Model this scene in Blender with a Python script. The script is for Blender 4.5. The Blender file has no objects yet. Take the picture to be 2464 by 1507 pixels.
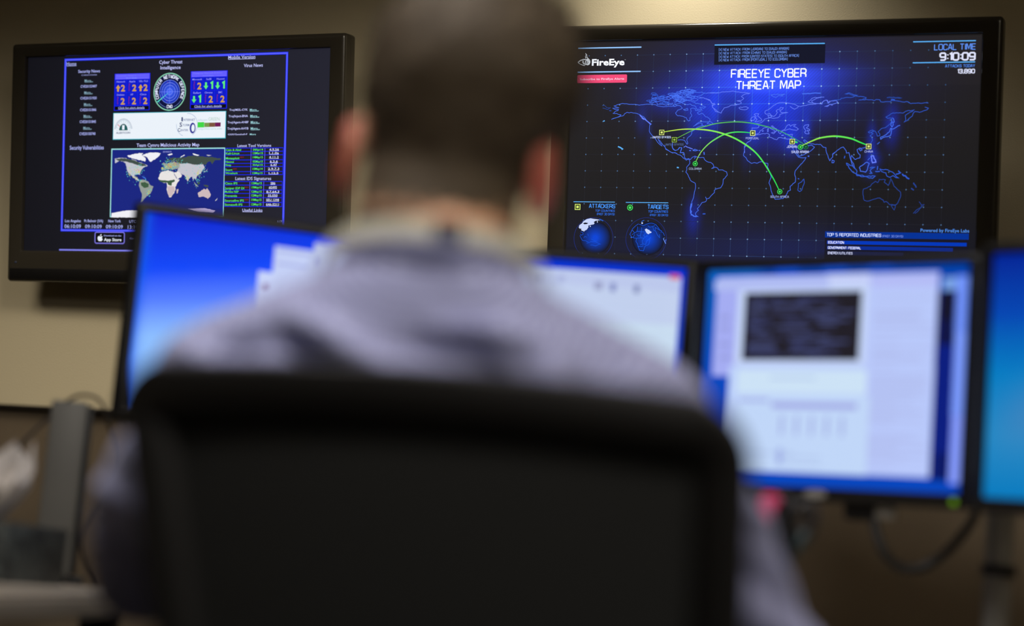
import bpy, bmesh, math, random
from mathutils import Vector, Matrix, noise

S = bpy.context.scene
COL = S.collection
R_ = math.radians

# ------------------------------------------------------------------ camera
def make_camera():
    cd = bpy.data.cameras.new('camera')
    cam = bpy.data.objects.new('camera', cd)
    COL.objects.link(cam)
    cd.sensor_width = 36.0
    cd.lens = 4800.0 / 2464.0 * 36.0
    cd.clip_start = 0.05
    cd.dof.use_dof = True
    cd.dof.focus_distance = 4.85
    cd.dof.aperture_fstop = 1.85
    p, r = -0.14106, 0.08573                    # looking up, rolled
    f = Vector((0, math.cos(p), -math.sin(p)))
    up0 = Vector((0, math.sin(p), math.cos(p)))
    right = Vector((1, 0, 0)) * math.cos(r) + up0 * math.sin(r)
    up = Vector((1, 0, 0)) * -math.sin(r) + up0 * math.cos(r)
    m = Matrix((right, up, -f)).transposed().to_4x4()
    m.translation = Vector((0, 0, 0.77))
    cam.matrix_world = m
    S.camera = cam
make_camera()

# ------------------------------------------------------------------ view, world, lights
S.view_settings.view_transform = 'Standard'
S.view_settings.look = 'None'
S.view_settings.exposure = 0.0
S.view_settings.gamma = 1.0
S.view_settings.use_curve_mapping = False
w = bpy.data.worlds.new('World'); S.world = w
w.use_nodes = True
bg = w.node_tree.nodes['Background']
bg.inputs[0].default_value = (0.55, 0.50, 0.42, 1)
bg.inputs[1].default_value = 0.02

def area(name, loc, target, size, energy, color, sy=None, spread=180):
    d = bpy.data.lights.new(name, 'AREA'); d.energy = energy; d.color = color
    d.size = size; d.spread = R_(spread)
    if sy: d.shape = 'RECTANGLE'; d.size_y = sy
    o = bpy.data.objects.new(name, d); COL.objects.link(o)
    o.location = loc
    o.rotation_euler = (Vector(target) - Vector(loc)).to_track_quat('-Z', 'Y').to_euler()
    return o

def spot(name, loc, target, energy, color, angle, blend=0.6, radius=0.05):
    d = bpy.data.lights.new(name, 'SPOT'); d.energy = energy; d.color = color
    d.spot_size = R_(angle); d.spot_blend = blend; d.shadow_soft_size = radius
    o = bpy.data.objects.new(name, d); COL.objects.link(o)
    o.location = loc
    o.rotation_euler = (Vector(target) - Vector(loc)).to_track_quat('-Z', 'Y').to_euler()
    return o

WALL_YAW = -0.385                                # the far wall runs away to the left
WU = Vector((math.cos(WALL_YAW), math.sin(WALL_YAW), 0))
WN = Vector((math.sin(-WALL_YAW) * -1, -math.cos(WALL_YAW), 0)) # towards the room
WP = Vector((0.0, 4.95, 0.0))                      # a point on the wall
def on_wall(s, z, off=0.0):
    p = WP + WU * s + WN * off
    return Vector((p.x, p.y, z))

WARM = (1.0, 0.83, 0.58)
# recessed ceiling lamps: spots for the far wall, a panel over the person; remaining area lights are added fill
spot('wall_lamp_light', on_wall(0.40, 2.72, 0.30), on_wall(0.46, 0.6, 0.02), 42, (1.0, 0.93, 0.80), 112, 1.0, 0.08)
spot('wall_lamp_light', (-0.25, 3.1, 2.70), on_wall(-0.60, 0.62), 300, (1.0, 0.90, 0.75), 82, 1.0, 0.55)
spot('wall_lamp_light', (-2.3, 3.9, 2.70), on_wall(-1.45, 0.85), 120, (1.0, 0.90, 0.75), 72, 1.0, 0.55)
area('ceiling_and_fill_light', (-0.5, 1.55, 2.60), (-0.3, 1.85, 0.9), 0.9, 8.8, (1.0, 0.96, 0.95), 0.5, 95)
area('ceiling_and_fill_light', (0.7, -0.3, 2.55), (0.0, 1.6, 0.8), 0.8, 9.5, (1.0, 0.95, 0.88), 0.8, 80)  # added fill from behind the camera, brightens chair back, neck and shirt
area('ceiling_and_fill_light', (1.6, 1.6, 2.68), (1.6, 1.6, 0), 0.6, 13, (1.0, 0.93, 0.82), 0.6)  # unseen broad fill, added to lift the wall and the room

# ------------------------------------------------------------------ helpers
def lin(c):
    return tuple((v / 255 / 12.92) if v / 255 <= 0.04045 else ((v / 255 + 0.055) / 1.055) ** 2.4 for v in c)

MATS = {}
def mat(name, rgb, rough=0.6, metal=0.0, spec=0.5, bump=0.0, bscale=60.0, vary=0.0, vscale=8.0, coat=0.0, sheen=0.0):
    if name in MATS: return MATS[name]
    m = bpy.data.materials.new(name); m.use_nodes = True
    nt = m.node_tree; b = nt.nodes['Principled BSDF']
    c = lin(rgb)
    b.inputs['Base Color'].default_value = (*c, 1)
    b.inputs['Roughness'].default_value = rough
    b.inputs['Metallic'].default_value = metal
    b.inputs['Specular IOR Level'].default_value = spec
    b.inputs['Coat Weight'].default_value = coat
    b.inputs['Sheen Weight'].default_value = sheen
    tc = nt.nodes.new('ShaderNodeTexCoord')
    if vary:
        n = nt.nodes.new('ShaderNodeTexNoise'); n.inputs['Scale'].default_value = vscale
        n.inputs['Detail'].default_value = 6
        nt.links.new(tc.outputs['Object'], n.inputs['Vector'])
        mx = nt.nodes.new('ShaderNodeMix'); mx.data_type = 'RGBA'
        mx.inputs[6].default_value = (*[v * (1 - vary) for v in c], 1)
        mx.inputs[7].default_value = (*[min(1, v * (1 + vary)) for v in c], 1)
        nt.links.new(n.outputs['Fac'], mx.inputs[0]); nt.links.new(mx.outputs[2], b.inputs['Base Color'])
    if bump:
        n = nt.nodes.new('ShaderNodeTexNoise'); n.inputs['Scale'].default_value = bscale
        nt.links.new(tc.outputs['Object'], n.inputs['Vector'])
        bp = nt.nodes.new('ShaderNodeBump'); bp.inputs['Strength'].default_value = bump
        bp.inputs['Distance'].default_value = 0.004
        nt.links.new(n.outputs['Fac'], bp.inputs['Height']); nt.links.new(bp.outputs['Normal'], b.inputs['Normal'])
    MATS[name] = m
    return m

def glow(rgb, k=1.0):                             # a lit patch of a screen
    name = 'lit_%02x%02x%02x_%d' % (int(rgb[0]), int(rgb[1]), int(rgb[2]), int(k * 100))
    if name in MATS: return MATS[name]
    m = bpy.data.materials.new(name); m.use_nodes = True
    nt = m.node_tree; b = nt.nodes['Principled BSDF']
    b.inputs['Base Color'].default_value = (0.01, 0.01, 0.01, 1)
    b.inputs['Roughness'].default_value = 0.5
    b.inputs['Specular IOR Level'].default_value = 0.03
    b.inputs['Emission Color'].default_value = (*lin(rgb), 1)
    b.inputs['Emission Strength'].default_value = k
    MATS[name] = m
    return m

def screen_mat(name, rough=0.28):                  # a display: its picture is stored per vertex
    if name in MATS: return MATS[name]
    m = bpy.data.materials.new(name); m.use_nodes = True
    nt = m.node_tree; b = nt.nodes['Principled BSDF']
    b.inputs['Base Color'].default_value = (0.006, 0.006, 0.006, 1)
    b.inputs['Roughness'].default_value = rough
    b.inputs['Specular IOR Level'].default_value = 0.06 if rough > .3 else 0.22
    a = nt.nodes.new('ShaderNodeAttribute'); a.attribute_name = 'picture'
    nt.links.new(a.outputs['Color'], b.inputs['Emission Color'])
    b.inputs['Emission Strength'].default_value = 1.0
    MATS[name] = m
    return m

def link(name, me, parent=None):
    o = bpy.data.objects.new(name, me); COL.objects.link(o)
    if parent is not None: o.parent = parent
    return o

def tag(o, label=None, cat=None, group=None, kind=None):
    if label: o['label'] = label
    if cat: o['category'] = cat
    if group: o['group'] = group
    if kind: o['kind'] = kind
    return o

def thing(name, label, cat, loc=(0, 0, 0), mtx=None, group=None):
    o = bpy.data.objects.new(name, None); COL.objects.link(o)
    o.empty_display_size = 0.05
    if mtx is not None: o.matrix_world = mtx
    else: o.location = loc
    return tag(o, label, cat, group)

class MB:
    """collects shapes; build() links them as ONE mesh object"""
    def __init__(s): s.bm = bmesh.new(); s.mats = []; s.cur = 0
    def use(s, m):
        if m not in s.mats: s.mats.append(m)
        s.cur = s.mats.index(m); return s
    def _mark(s, faces):
        for f in faces: f.material_index = s.cur
    def box(s, x0, x1, y0, y1, z0, z1, bev=0.0, seg=2, mtx=None):
        v = [s.bm.verts.new((x, y, z)) for x in (x0, x1) for y in (y0, y1) for z in (z0, z1)]
        idx = [(0, 1, 3, 2), (4, 6, 7, 5), (0, 4, 5, 1), (2, 3, 7, 6), (0, 2, 6, 4), (1, 5, 7, 3)]
        fs = [s.bm.faces.new([v[i] for i in q]) for q in idx]
        s._mark(fs)
        if bev:
            es = list({e for f in fs for e in f.edges})
            r = bmesh.ops.bevel(s.bm, geom=es, offset=bev, segments=seg, affect='EDGES', profile=0.6)
            s._mark(r['faces'])
            v = list({q for f in r['faces'] for q in f.verts} | {q for q in v if q.is_valid})
        if mtx is not None:
            bmesh.ops.transform(s.bm, matrix=mtx, verts=[q for q in v if q.is_valid])
        return s
    def tube(s, pts, rad, n=12, cap=True):
        pts = [Vector(p) for p in pts]
        rad = rad if isinstance(rad, (list, tuple)) else [rad] * len(pts)
        rings = []; ref = None
        for i, p in enumerate(pts):
            t = (pts[min(i + 1, len(pts) - 1)] - pts[max(i - 1, 0)]).normalized()
            if ref is None:
                ref = Vector((0, 0, 1)) if abs(t.z) < 0.9 else Vector((1, 0, 0))
            a = (ref - t * ref.dot(t)).normalized(); b = t.cross(a); ref = a
            rings.append([s.bm.verts.new(p + (a * math.cos(k * 2 * math.pi / n) + b * math.sin(k * 2 * math.pi / n)) * rad[i]) for k in range(n)])
        fs = []
        for i in range(len(rings) - 1):
            for k in range(n):
                fs.append(s.bm.faces.new((rings[i][k], rings[i][(k + 1) % n], rings[i + 1][(k + 1) % n], rings[i + 1][k])))
        if cap:
            fs.append(s.bm.faces.new(rings[0][::-1])); fs.append(s.bm.faces.new(rings[-1]))
        s._mark(fs); return s
    def ball(s, c, r, rot=None, u=20, v=12):
        r = r if isinstance(r, (list, tuple)) else (r, r, r)
        m = Matrix.Translation(c) @ (rot.to_matrix().to_4x4() if rot is not None else Matrix()) @ Matrix.Diagonal((*r, 1))
        q = bmesh.ops.create_uvsphere(s.bm, u_segments=u, v_segments=v, radius=1, matrix=m)
        s._mark({f for x in q['verts'] for f in x.link_faces}); return s
    def loft(s, rings, closed=True, cap=True):
        rr = [[s.bm.verts.new(p) for p in r] for r in rings]; n = len(rr[0]); fs = []
        for i in range(len(rr) - 1):
            for k in range(n if closed else n - 1):
                fs.append(s.bm.faces.new((rr[i][k], rr[i][(k + 1) % n], rr[i + 1][(k + 1) % n], rr[i + 1][k])))
        if cap and closed:
            fs.append(s.bm.faces.new(rr[0][::-1])); fs.append(s.bm.faces.new(rr[-1]))
        s._mark(fs); return s
    def prism(s, poly, z0, z1, bev=0.0):
        a = [s.bm.verts.new((x, y, z0)) for x, y in poly]; b = [s.bm.verts.new((x, y, z1)) for x, y in poly]
        n = len(a); fs = [s.bm.faces.new(a[::-1]), s.bm.faces.new(b)]
        for k in range(n): fs.append(s.bm.faces.new((a[k], a[(k + 1) % n], b[(k + 1) % n], b[k])))
        s._mark(fs)
        if bev:
            es = list({e for f in fs[:2] for e in f.edges})
            r = bmesh.ops.bevel(s.bm, geom=es, offset=bev, segments=2, affect='EDGES'); s._mark(r['faces'])
        return s
    def mesh(s, smooth=True):
        bmesh.ops.recalc_face_normals(s.bm, faces=s.bm.faces)
        me = bpy.data.meshes.new('mesh'); s.bm.to_mesh(me); s.bm.free()
        for m in s.mats: me.materials.append(m)
        if smooth:
            for p in me.polygons: p.use_smooth = True
            try: me.set_sharp_from_angle(angle=R_(38))
            except Exception: pass
        return me
    def build(s, name, parent=None, smooth=True):
        me = s.mesh(smooth); me.name = name
        return link(name, me, parent)

# ---- flat screen content: everything in mm of the panel, x right, y up
GLY = {
 'A': '0,0 1.6,6 2.4,6 4,0|.6,2 3.4,2', 'B': '0,0 0,6 3,6 3.8,5.3 3.8,3.8 3,3.1 0,3.1|3,3.1 4,2.3 4,.8 3.2,0 0,0',
 'C': '4,4.5 4,5.2 3.2,6 .8,6 0,5.2 0,.8 .8,0 3.2,0 4,.8 4,1.5', 'D': '0,0 0,6 3.1,6 4,5.1 4,.9 3.1,0 0,0',
 'E': '3.8,6 0,6 0,0 3.8,0|0,3 3.4,3', 'F': '3.8,6 0,6 0,0|0,3 3.4,3', 'G': '4,4.6 4,5.2 3.2,6 .8,6 0,5.2 0,.8 .8,0 4,0 4,2.9 2.2,2.9',
 'H': '0,0 0,6|4,0 4,6|0,3 4,3', 'I': '.5,0 .5,6', 'J': '3.4,6 3.4,.8 2.6,0 .8,0 0,.8 0,1.8', 'K': '0,0 0,6|4,6 .9,3.1 0,3.1|.9,3.1 4,0',
 'L': '0,6 0,0 3.6,0', 'M': '0,0 0,6 .6,6 2.4,1 4.2,6 4.8,6 4.8,0', 'N': '0,0 0,6 .5,6 3.6,0 4.1,0 4.1,6',
 'O': '.8,0 0,.8 0,5.2 .8,6 3.3,6 4.1,5.2 4.1,.8 3.3,0 .8,0', 'P': '0,0 0,6 3.2,6 4,5.2 4,3.4 3.2,2.6 0,2.6',
 'R': '0,0 0,6 3.2,6 4,5.2 4,3.6 3.2,2.8 0,2.8|2.4,2.8 4,1.9 4,0', 'S': '3.9,4.6 3.9,5.2 3.1,6 .8,6 0,5.2 0,3.8 .8,3.1 3.2,3.1 4,2.4 4,.8 3.2,0 .8,0 0,.8 0,1.5',
 'T': '0,6 4,6|2,6 2,0', 'U': '0,6 0,.8 .8,0 3.2,0 4,.8 4,6', 'V': '0,6 1.7,0 2.3,0 4,6', 'W': '0,6 1.2,0 1.8,0 2.9,5 4,0 4.6,0 5.8,6',
 'X': '0,0 4,6|0,6 4,0', 'Y': '0,6 2,3 4,6|2,3 2,0', 'Z': '0,6 4,6 0,0 4,0', '0': '.8,0 0,.8 0,5.2 .8,6 3.2,6 4,5.2 4,.8 3.2,0 .8,0',
 '1': '.2,5 1.6,6 1.6,0', '2': '0,4.8 0,5.2 .8,6 3.2,6 4,5.2 4,3.9 3.3,3.1 .8,2.8 0,2 0,0 4,0', '3': '0,5 .7,6 3.2,6 3.9,5.3 3.9,3.8 3.1,3.1 1,3.1|3.1,3.1 4,2.3 4,.8 3.2,0 .8,0 0,.9',
 '5': '3.8,6 0,6 0,3.4 3.2,3.4 4,2.6 4,.8 3.2,0 .8,0 0,.8', '8': '.9,3.1 .1,3.9 .1,5.3 .9,6 3.1,6 3.9,5.3 3.9,3.9 3.1,3.1 .9,3.1 0,2.3 0,.8 .8,0 3.2,0 4,.8 4,2.3 3.1,3.1',
 '9': '.2,0 3.2,0 4,.8 4,5.2 3.2,6 .8,6 0,5.2 0,3.4 .8,2.6 4,2.6', ':': '.5,1 .5,1.9|.5,4 .5,4.9', ',': '.6,.5 .2,-.9', '/': '0,-.5 2.4,6.3',
 '[': '1.4,6.4 .2,6.4 .2,-.5 1.4,-.5', ']': '0,6.4 1.2,6.4 1.2,-.5 0,-.5', '(': '1.4,6.4 .2,5 .2,.8 1.4,-.5', ')': '0,6.4 1.2,5 1.2,.8 0,-.5', ' ': '', '-': '.2,2.8 2.4,2.8',
}
GLY = {k: [[tuple(float(t) for t in p.split(',')) for p in st.split()] for st in v.split('|') if st] for k, v in GLY.items()}

class Canvas:
    """lit shapes on a screen, a hair in front of the panel; each layer a little nearer"""
    def __init__(s): s.v = []; s.f = []; s.mi = []; s.mats = []; s.z = 0.3
    def layer(s, z): s.z = z; return s
    def _m(s, m):
        if m not in s.mats: s.mats.append(m)
        return s.mats.index(m)
    def poly(s, pts, m):
        b = len(s.v); s.v += [(x, y, s.z) for x, y in pts]; s.f.append(tuple(range(b, b + len(pts)))); s.mi.append(s._m(m)); return s
    def rect(s, x0, y0, x1, y1, m): return s.poly([(x0, y0), (x1, y0), (x1, y1), (x0, y1)], m)
    def disc(s, cx, cy, r, m, n=40, ry=None):
        ry = ry or r
        return s.poly([(cx + r * math.cos(k * 2 * math.pi / n), cy + ry * math.sin(k * 2 * math.pi / n)) for k in range(n)], m)
    def line(s, pts, w, m, closed=False):
        pts = [Vector(p) for p in pts]
        q = [pts[0]]
        for p in pts[1:]:
            if (p - q[-1]).length > 1e-4: q.append(p)
        pts = q
        if closed and (pts[0] - pts[-1]).length > 1e-4: pts.append(pts[0])
        n = len(pts)
        if n < 2: return s
        mi = s._m(m); b = len(s.v)
        for i, p in enumerate(pts):
            if closed and i in (0, n - 1): a, c = pts[n - 2], pts[1]
            else: a, c = pts[max(i - 1, 0)], pts[min(i + 1, n - 1)]
            d1 = (p - a); d2 = (c - p)
            d1 = d1.normalized() if d1.length > 1e-6 else d2.normalized()
            d2 = d2.normalized() if d2.length > 1e-6 else d1
            t = d1 + d2
            t = t.normalized() if t.length > 0.2 else d1
            nr = Vector((-t.y, t.x)); k = 1 / max(0.45, abs(nr.dot(Vector((-d1.y, d1.x)))))
            ww = w[i] if isinstance(w, (list, tuple)) else w
            s.v += [(*(p + nr * ww * k / 2), s.z), (*(p - nr * ww * k / 2), s.z)]
        for i in range(n - 1):
            s.f.append((b + 2 * i, b + 2 * i + 1, b + 2 * i + 3, b + 2 * i + 2)); s.mi.append(mi)
        return s
    def frame(s, x0, y0, x1, y1, w, m):
        return s.line([(x0, y0), (x1, y0), (x1, y1), (x0, y1)], w, m, True)
    def ring(s, cx, cy, r, w, m, a0=0, a1=360, n=48):
        full = abs(a1 - a0) >= 360
        pts = [(cx + r * math.cos(R_(a0 + (a1 - a0) * k / n)), cy + r * math.sin(R_(a0 + (a1 - a0) * k / n))) for k in range(n if full else n + 1)]
        return s.line(pts, w, m, full)
    def glyphs(s, txt, x0, y0, x1, h, m, bold=0.9):
        """square techno capitals, fitted between x0 and x1"""
        adv = []; x = 0
        for ch in txt:
            g = GLY.get(ch, []); wd = max([p[0] for st in g for p in st], default=1.8)
            adv.append(x); x += wd + 1.25
        x -= 1.25; sx = (x1 - x0) / x; sy = h / 6
        for ch, a in zip(txt, adv):
            for st in GLY.get(ch, []):
                s.line([(x0 + (a + p[0]) * sx, y0 + p[1] * sy) for p in st], bold * (sy * .6 + sx * .4), m)
        return s
    def arc_glyphs(s, txt, cx, cy, r, h, a0, a1, m, bold=1.3, inward=False):
        n = len(txt)
        for i, ch in enumerate(txt):
            a = R_(a0 + (a1 - a0) * (i + .5) / n)
            rad = Vector((math.cos(a), math.sin(a))); tan = Vector((math.sin(a), -math.cos(a)))
            if inward: rad, tan = -rad, -tan
            o = Vector((cx, cy)) + Vector((math.cos(a), math.sin(a))) * (r + (h if inward else 0))
            for st in GLY.get(ch, []):
                s.line([tuple(o + tan * (p[0] - 2) * h / 7 + rad * p[1] * h / 6) for p in st], bold * h / 6, m)
        return s
    def text(s, txt, p, m, bold=0.0, under=False, down=False):
        """p = baseline start, baseline end, a point at cap height (mm)"""
        (x0, y0), (x1, y1), (_, yt) = p
        if y1 == 0: y1 = y0
        cu = bpy.data.curves.new('t', 'FONT'); cu.body = txt; cu.resolution_u = 2; cu.offset = bold
        ob = bpy.data.objects.new('t', cu); COL.objects.link(ob)
        bpy.context.view_layer.update()
        me = bpy.data.meshes.new_from_object(ob.evaluated_get(bpy.context.evaluated_depsgraph_get()))
        bpy.data.objects.remove(ob); bpy.data.curves.remove(cu)
        vs = [v.co.copy() for v in me.vertices]
        if vs:
            ax = min(v.x for v in vs); bx = max(v.x for v in vs)
            mi = s._m(m); b = len(s.v)
            yb = (y0 + y1) / 2; h = abs(yt - y0)
            if down:                              # reads from top to bottom
                sx = h / (bx - ax); sy = (x1 - x0) / 0.729
                s.v += [(x0 + v.y * sy, yt - (v.x - ax) * sx, s.z) for v in vs]
            else:
                sx = (x1 - x0) / (bx - ax); sy = h / 0.729
                s.v += [(x0 + (v.x - ax) * sx, yb + v.y * sy, s.z) for v in vs]
            for pl in me.polygons:
                s.f.append(tuple(b + i for i in pl.vertices)); s.mi.append(mi)
            if under:
                s.rect(x0, yb - h * .22, x1, yb - h * .08, m)
        bpy.data.meshes.remove(me)
        return s
    def split(s, name, parent):                   # whatever was drawn so far becomes an object of its own
        if s.f: s.build(name, parent)
        s.v = []; s.f = []; s.mi = []; s.mats = []
        return s
    def build(s, name, parent):
        me = bpy.data.meshes.new(name)
        me.from_pydata([(x / 1000, -z / 1000, y / 1000) for x, y, z in s.v], [], s.f)
        for m in s.mats: me.materials.append(m)
        for p, i in zip(me.polygons, s.mi): p.material_index = i
        return link(name, me, parent)

def picture(name, x0, y0, x1, y1, nx, ny, fn, parent, rough=0.28, dy=0.0):
    """a lit panel in mm whose colour at (x, y) is fn(x, y) in linear light"""
    vs = []; cs = []
    for j in range(ny + 1):
        for i in range(nx + 1):
            x = x0 + (x1 - x0) * i / nx; y = y0 + (y1 - y0) * j / ny
            vs.append((x / 1000, dy, y / 1000)); cs.append((*fn(x, y), 1))
    fs = [(j * (nx + 1) + i, j * (nx + 1) + i + 1, (j + 1) * (nx + 1) + i + 1, (j + 1) * (nx + 1) + i) for j in range(ny) for i in range(nx)]
    me = bpy.data.meshes.new(name); me.from_pydata(vs, [], fs)
    at = me.attributes.new('picture', 'FLOAT_COLOR', 'POINT')
    at.data.foreach_set('color', [c for q in cs for c in q])
    me.materials.append(screen_mat('screen_%s' % rough, rough))
    return link(name, me, parent)

def pose(c, yaw, tilt, roll=0.0):
    return Matrix.Translation(c) @ Matrix.Rotation(yaw, 4, 'Z') @ Matrix.Rotation(tilt, 4, 'X') @ Matrix.Rotation(roll, 4, 'Y')

def mixc(a, b, t):
    t = max(0, min(1, t)); return tuple(p + (q - p) * t for p, q in zip(a, b))

# ------------------------------------------------------------------ the room
WALL = mat('wall_paint', (200, 188, 158), 0.75, bump=0.15, bscale=260, spec=0.3)
def wall_slab(name, a, b, z0, z1, th, m):
    a = Vector(a); b = Vector(b); d = (b - a); yaw = math.atan2(d.y, d.x)
    mb = MB().use(m); mb.box(0, d.length, 0, th, z0, z1)
    o = mb.build(name, smooth=False)
    o.matrix_world = Matrix.Translation((a.x, a.y, 0)) @ Matrix.Rotation(yaw, 4, 'Z')
    return tag(o, kind='structure')
wa = on_wall(-4.2, 0); wb = on_wall(2.8, 0)
back = -WN
wc = wb + WN * 6.8; wd = wa + WN * 6.8
wall_slab('wall_back', wa, wb, 0, 2.75, 0.12, WALL)
wall_slab('wall_right', wb, wc, 0, 2.75, 0.12, WALL)
wall_slab('wall_left', wd, wa, 0, 2.75, 0.12, WALL)
wall_slab('wall_front', wc, wd, 0, 2.75, 0.12, WALL)
def slab(name, z0, z1, m):
    mb = MB().use(m)
    mb.prism([(p.x, p.y) for p in (wa, wb, wc, wd)][::-1], z0, z1)
    return tag(mb.build(name, smooth=False), kind='structure')
slab('floor', -0.1, 0.0, mat('carpet_grey', (70, 64, 58), 0.95, bump=0.6, bscale=400, vary=0.2, vscale=90))
slab('ceiling', 2.75, 2.85, mat('ceiling_tile', (205, 200, 188), 0.9, bump=0.2, bscale=150))

# ------------------------------------------------------------------ wall televisions
GLOSS = mat('gloss_black_plastic', (56, 52, 44), 0.22, spec=0.5)
SATIN = mat('satin_black_plastic', (16, 15, 15), 0.42, spec=0.4)
STEEL = mat('painted_steel', (40, 40, 42), 0.5, 0.6)

def rrect(x0, x1, z0, z1, r, y, n=4):
    out = []
    for cx, cz, a in ((x1 - r, z1 - r, 0), (x0 + r, z1 - r, 90), (x0 + r, z0 + r, 180), (x1 - r, z0 + r, 270)):
        for k in range(n + 1):
            t = R_(a + 90 * k / n); out.append((cx + r * math.cos(t), y, cz + r * math.sin(t)))
    return out

def bezel(o, i, depth, m, ro=0.008, lip=0.010, front=-0.014):
    """o, i = outer and inner rectangles (x0, x1, z0, z1)"""
    mb = MB().use(m)
    g = lambda q, d: (q[0] + d, q[1] - d, q[2] + d, q[3] - d)
    rings = [rrect(*g(o, .012), ro, depth), rrect(*g(o, .001), ro, depth - .01), rrect(*o, ro, depth * .5), rrect(*o, ro, front + .010),
             rrect(*g(o, .002), ro, front + .004), rrect(*g(o, .006), ro, front + .0008), rrect(*g(o, .012), ro, front),
             rrect(*g(i, -.006), .002, front), rrect(*g(i, -.002), .002, front + .001), rrect(*i, .0015, front + .004), rrect(*i, .0015, 0.0)]
    return mb.loft(rings, cap=False)

def television(label, c, yaw, tilt, outer, inner, pic, nx, ny):
    t = thing('television', label, 'television', mtx=pose(c, yaw, tilt))
    bezel(outer, inner, 0.05, GLOSS).build('bezel', t)
    mb = MB().use(SATIN)
    mb.box(outer[0] + .05, outer[1] - .05, 0.028, 0.088, outer[2] + .07, outer[3] - .05, 0.014)
    mb.box(outer[0] + .012, outer[1] - .012, 0.010, 0.034, outer[2] + .012, outer[3] - .012, 0.006)
    mb.build('back_cover', t)
    mb = MB().use(SATIN); mb.box(outer[0] + .012, outer[1] - .012, -0.0165, -0.012, outer[2] + .006, outer[2] + .036, .002)
    mb.build('speaker_bar', t)
    sc = picture('screen', inner[0] * 1000, inner[2] * 1000, inner[1] * 1000, inner[3] * 1000, nx, ny, pic, t)
    # tilting wall bracket: rails on the back, plate on the wall
    inv = t.matrix_world.inverted()
    mb = MB().use(STEEL)
    for x in (-.16, .16): mb.box(x - .018, x + .018, .088, .104, -.2, .2, .003)
    for x in (-.16, .16):
        q = [inv @ (t.matrix_world @ Vector((x, .1, z))) for z in (-.1, .1)]
        for z in (-.1, .1):
            p0 = t.matrix_world @ Vector((x, .1, z))
            k = (p0 - on_wall(0, 0)).dot(WN)
            p1 = p0 - WN * (k - 0.012)
            mb.tube([inv @ p0, inv @ p1], .009, 8)
    p0 = t.matrix_world @ Vector((0, .1, 0)); k = (p0 - on_wall(0, 0)).dot(WN); p1 = p0 - WN * (k - .009)
    mb.box(-.26, .26, -.008, .008, -.13, .13, .003, mtx=inv @ Matrix.Translation(p1) @ Matrix.Rotation(WALL_YAW, 4, 'Z'))
    mb.build('wall_bracket', t)
    mb = MB().use(mat('indicator_lens', (60, 70, 95), 0.2)); mb.ball((outer[0] + .03, -.0145, outer[2] + .052), (.004, .0012, .003))
    mb.build('power_light', t)
    return t, sc

BL = glow((40, 62, 255)); BL2 = glow((104, 104, 255)); WL = glow((196, 200, 255)); WH = glow((235, 242, 250)); TXT = glow((176, 184, 250))
LNK = glow((140, 178, 196)); ORG = glow((212, 160, 58)); GRN = glow((96, 240, 118)); RED = glow((150, 36, 62)); LAV = glow((98, 92, 255))
NAVY = glow((8, 14, 60)); CELL = glow((10, 26, 200)); TEAL = glow((26, 92, 92)); INK = glow((34, 52, 110)); CYANP = glow((160, 226, 224))

def left_picture(x, y):
    t = (x + 465) / 930
    a = mixc(lin((17, 17, 24)), lin((36, 36, 48)), t)
    return a
lt, lscreen = television('black wall television at left, showing a web page with clocks and a world map', (-.9229, 5.1413, 1.8226), -.4046, .1571,
    (-.511, .511, -.3225, .3225), (-.4655, .4665, -.2385, .2855), left_picture, 24, 14)

def seg_frames():
    cv = Canvas(); cv.layer(.4)
    cv.frame(-343.5, -182, 337, 276.5, 6.2, BL); cv.layer(.5).frame(-343.5, -182, 337, 276.5, 2.4, BL2)
    cv.split('page_border', lscreen)
    p = [(-349.9,-235.0),(-106.5,-235.8)]
    cv.rect(p[0][0], p[0][1] - 2, p[1][0], p[0][1] + 2, glow((128, 128, 235)))
    cv.build('page_border', lscreen)
seg_frames()

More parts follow.
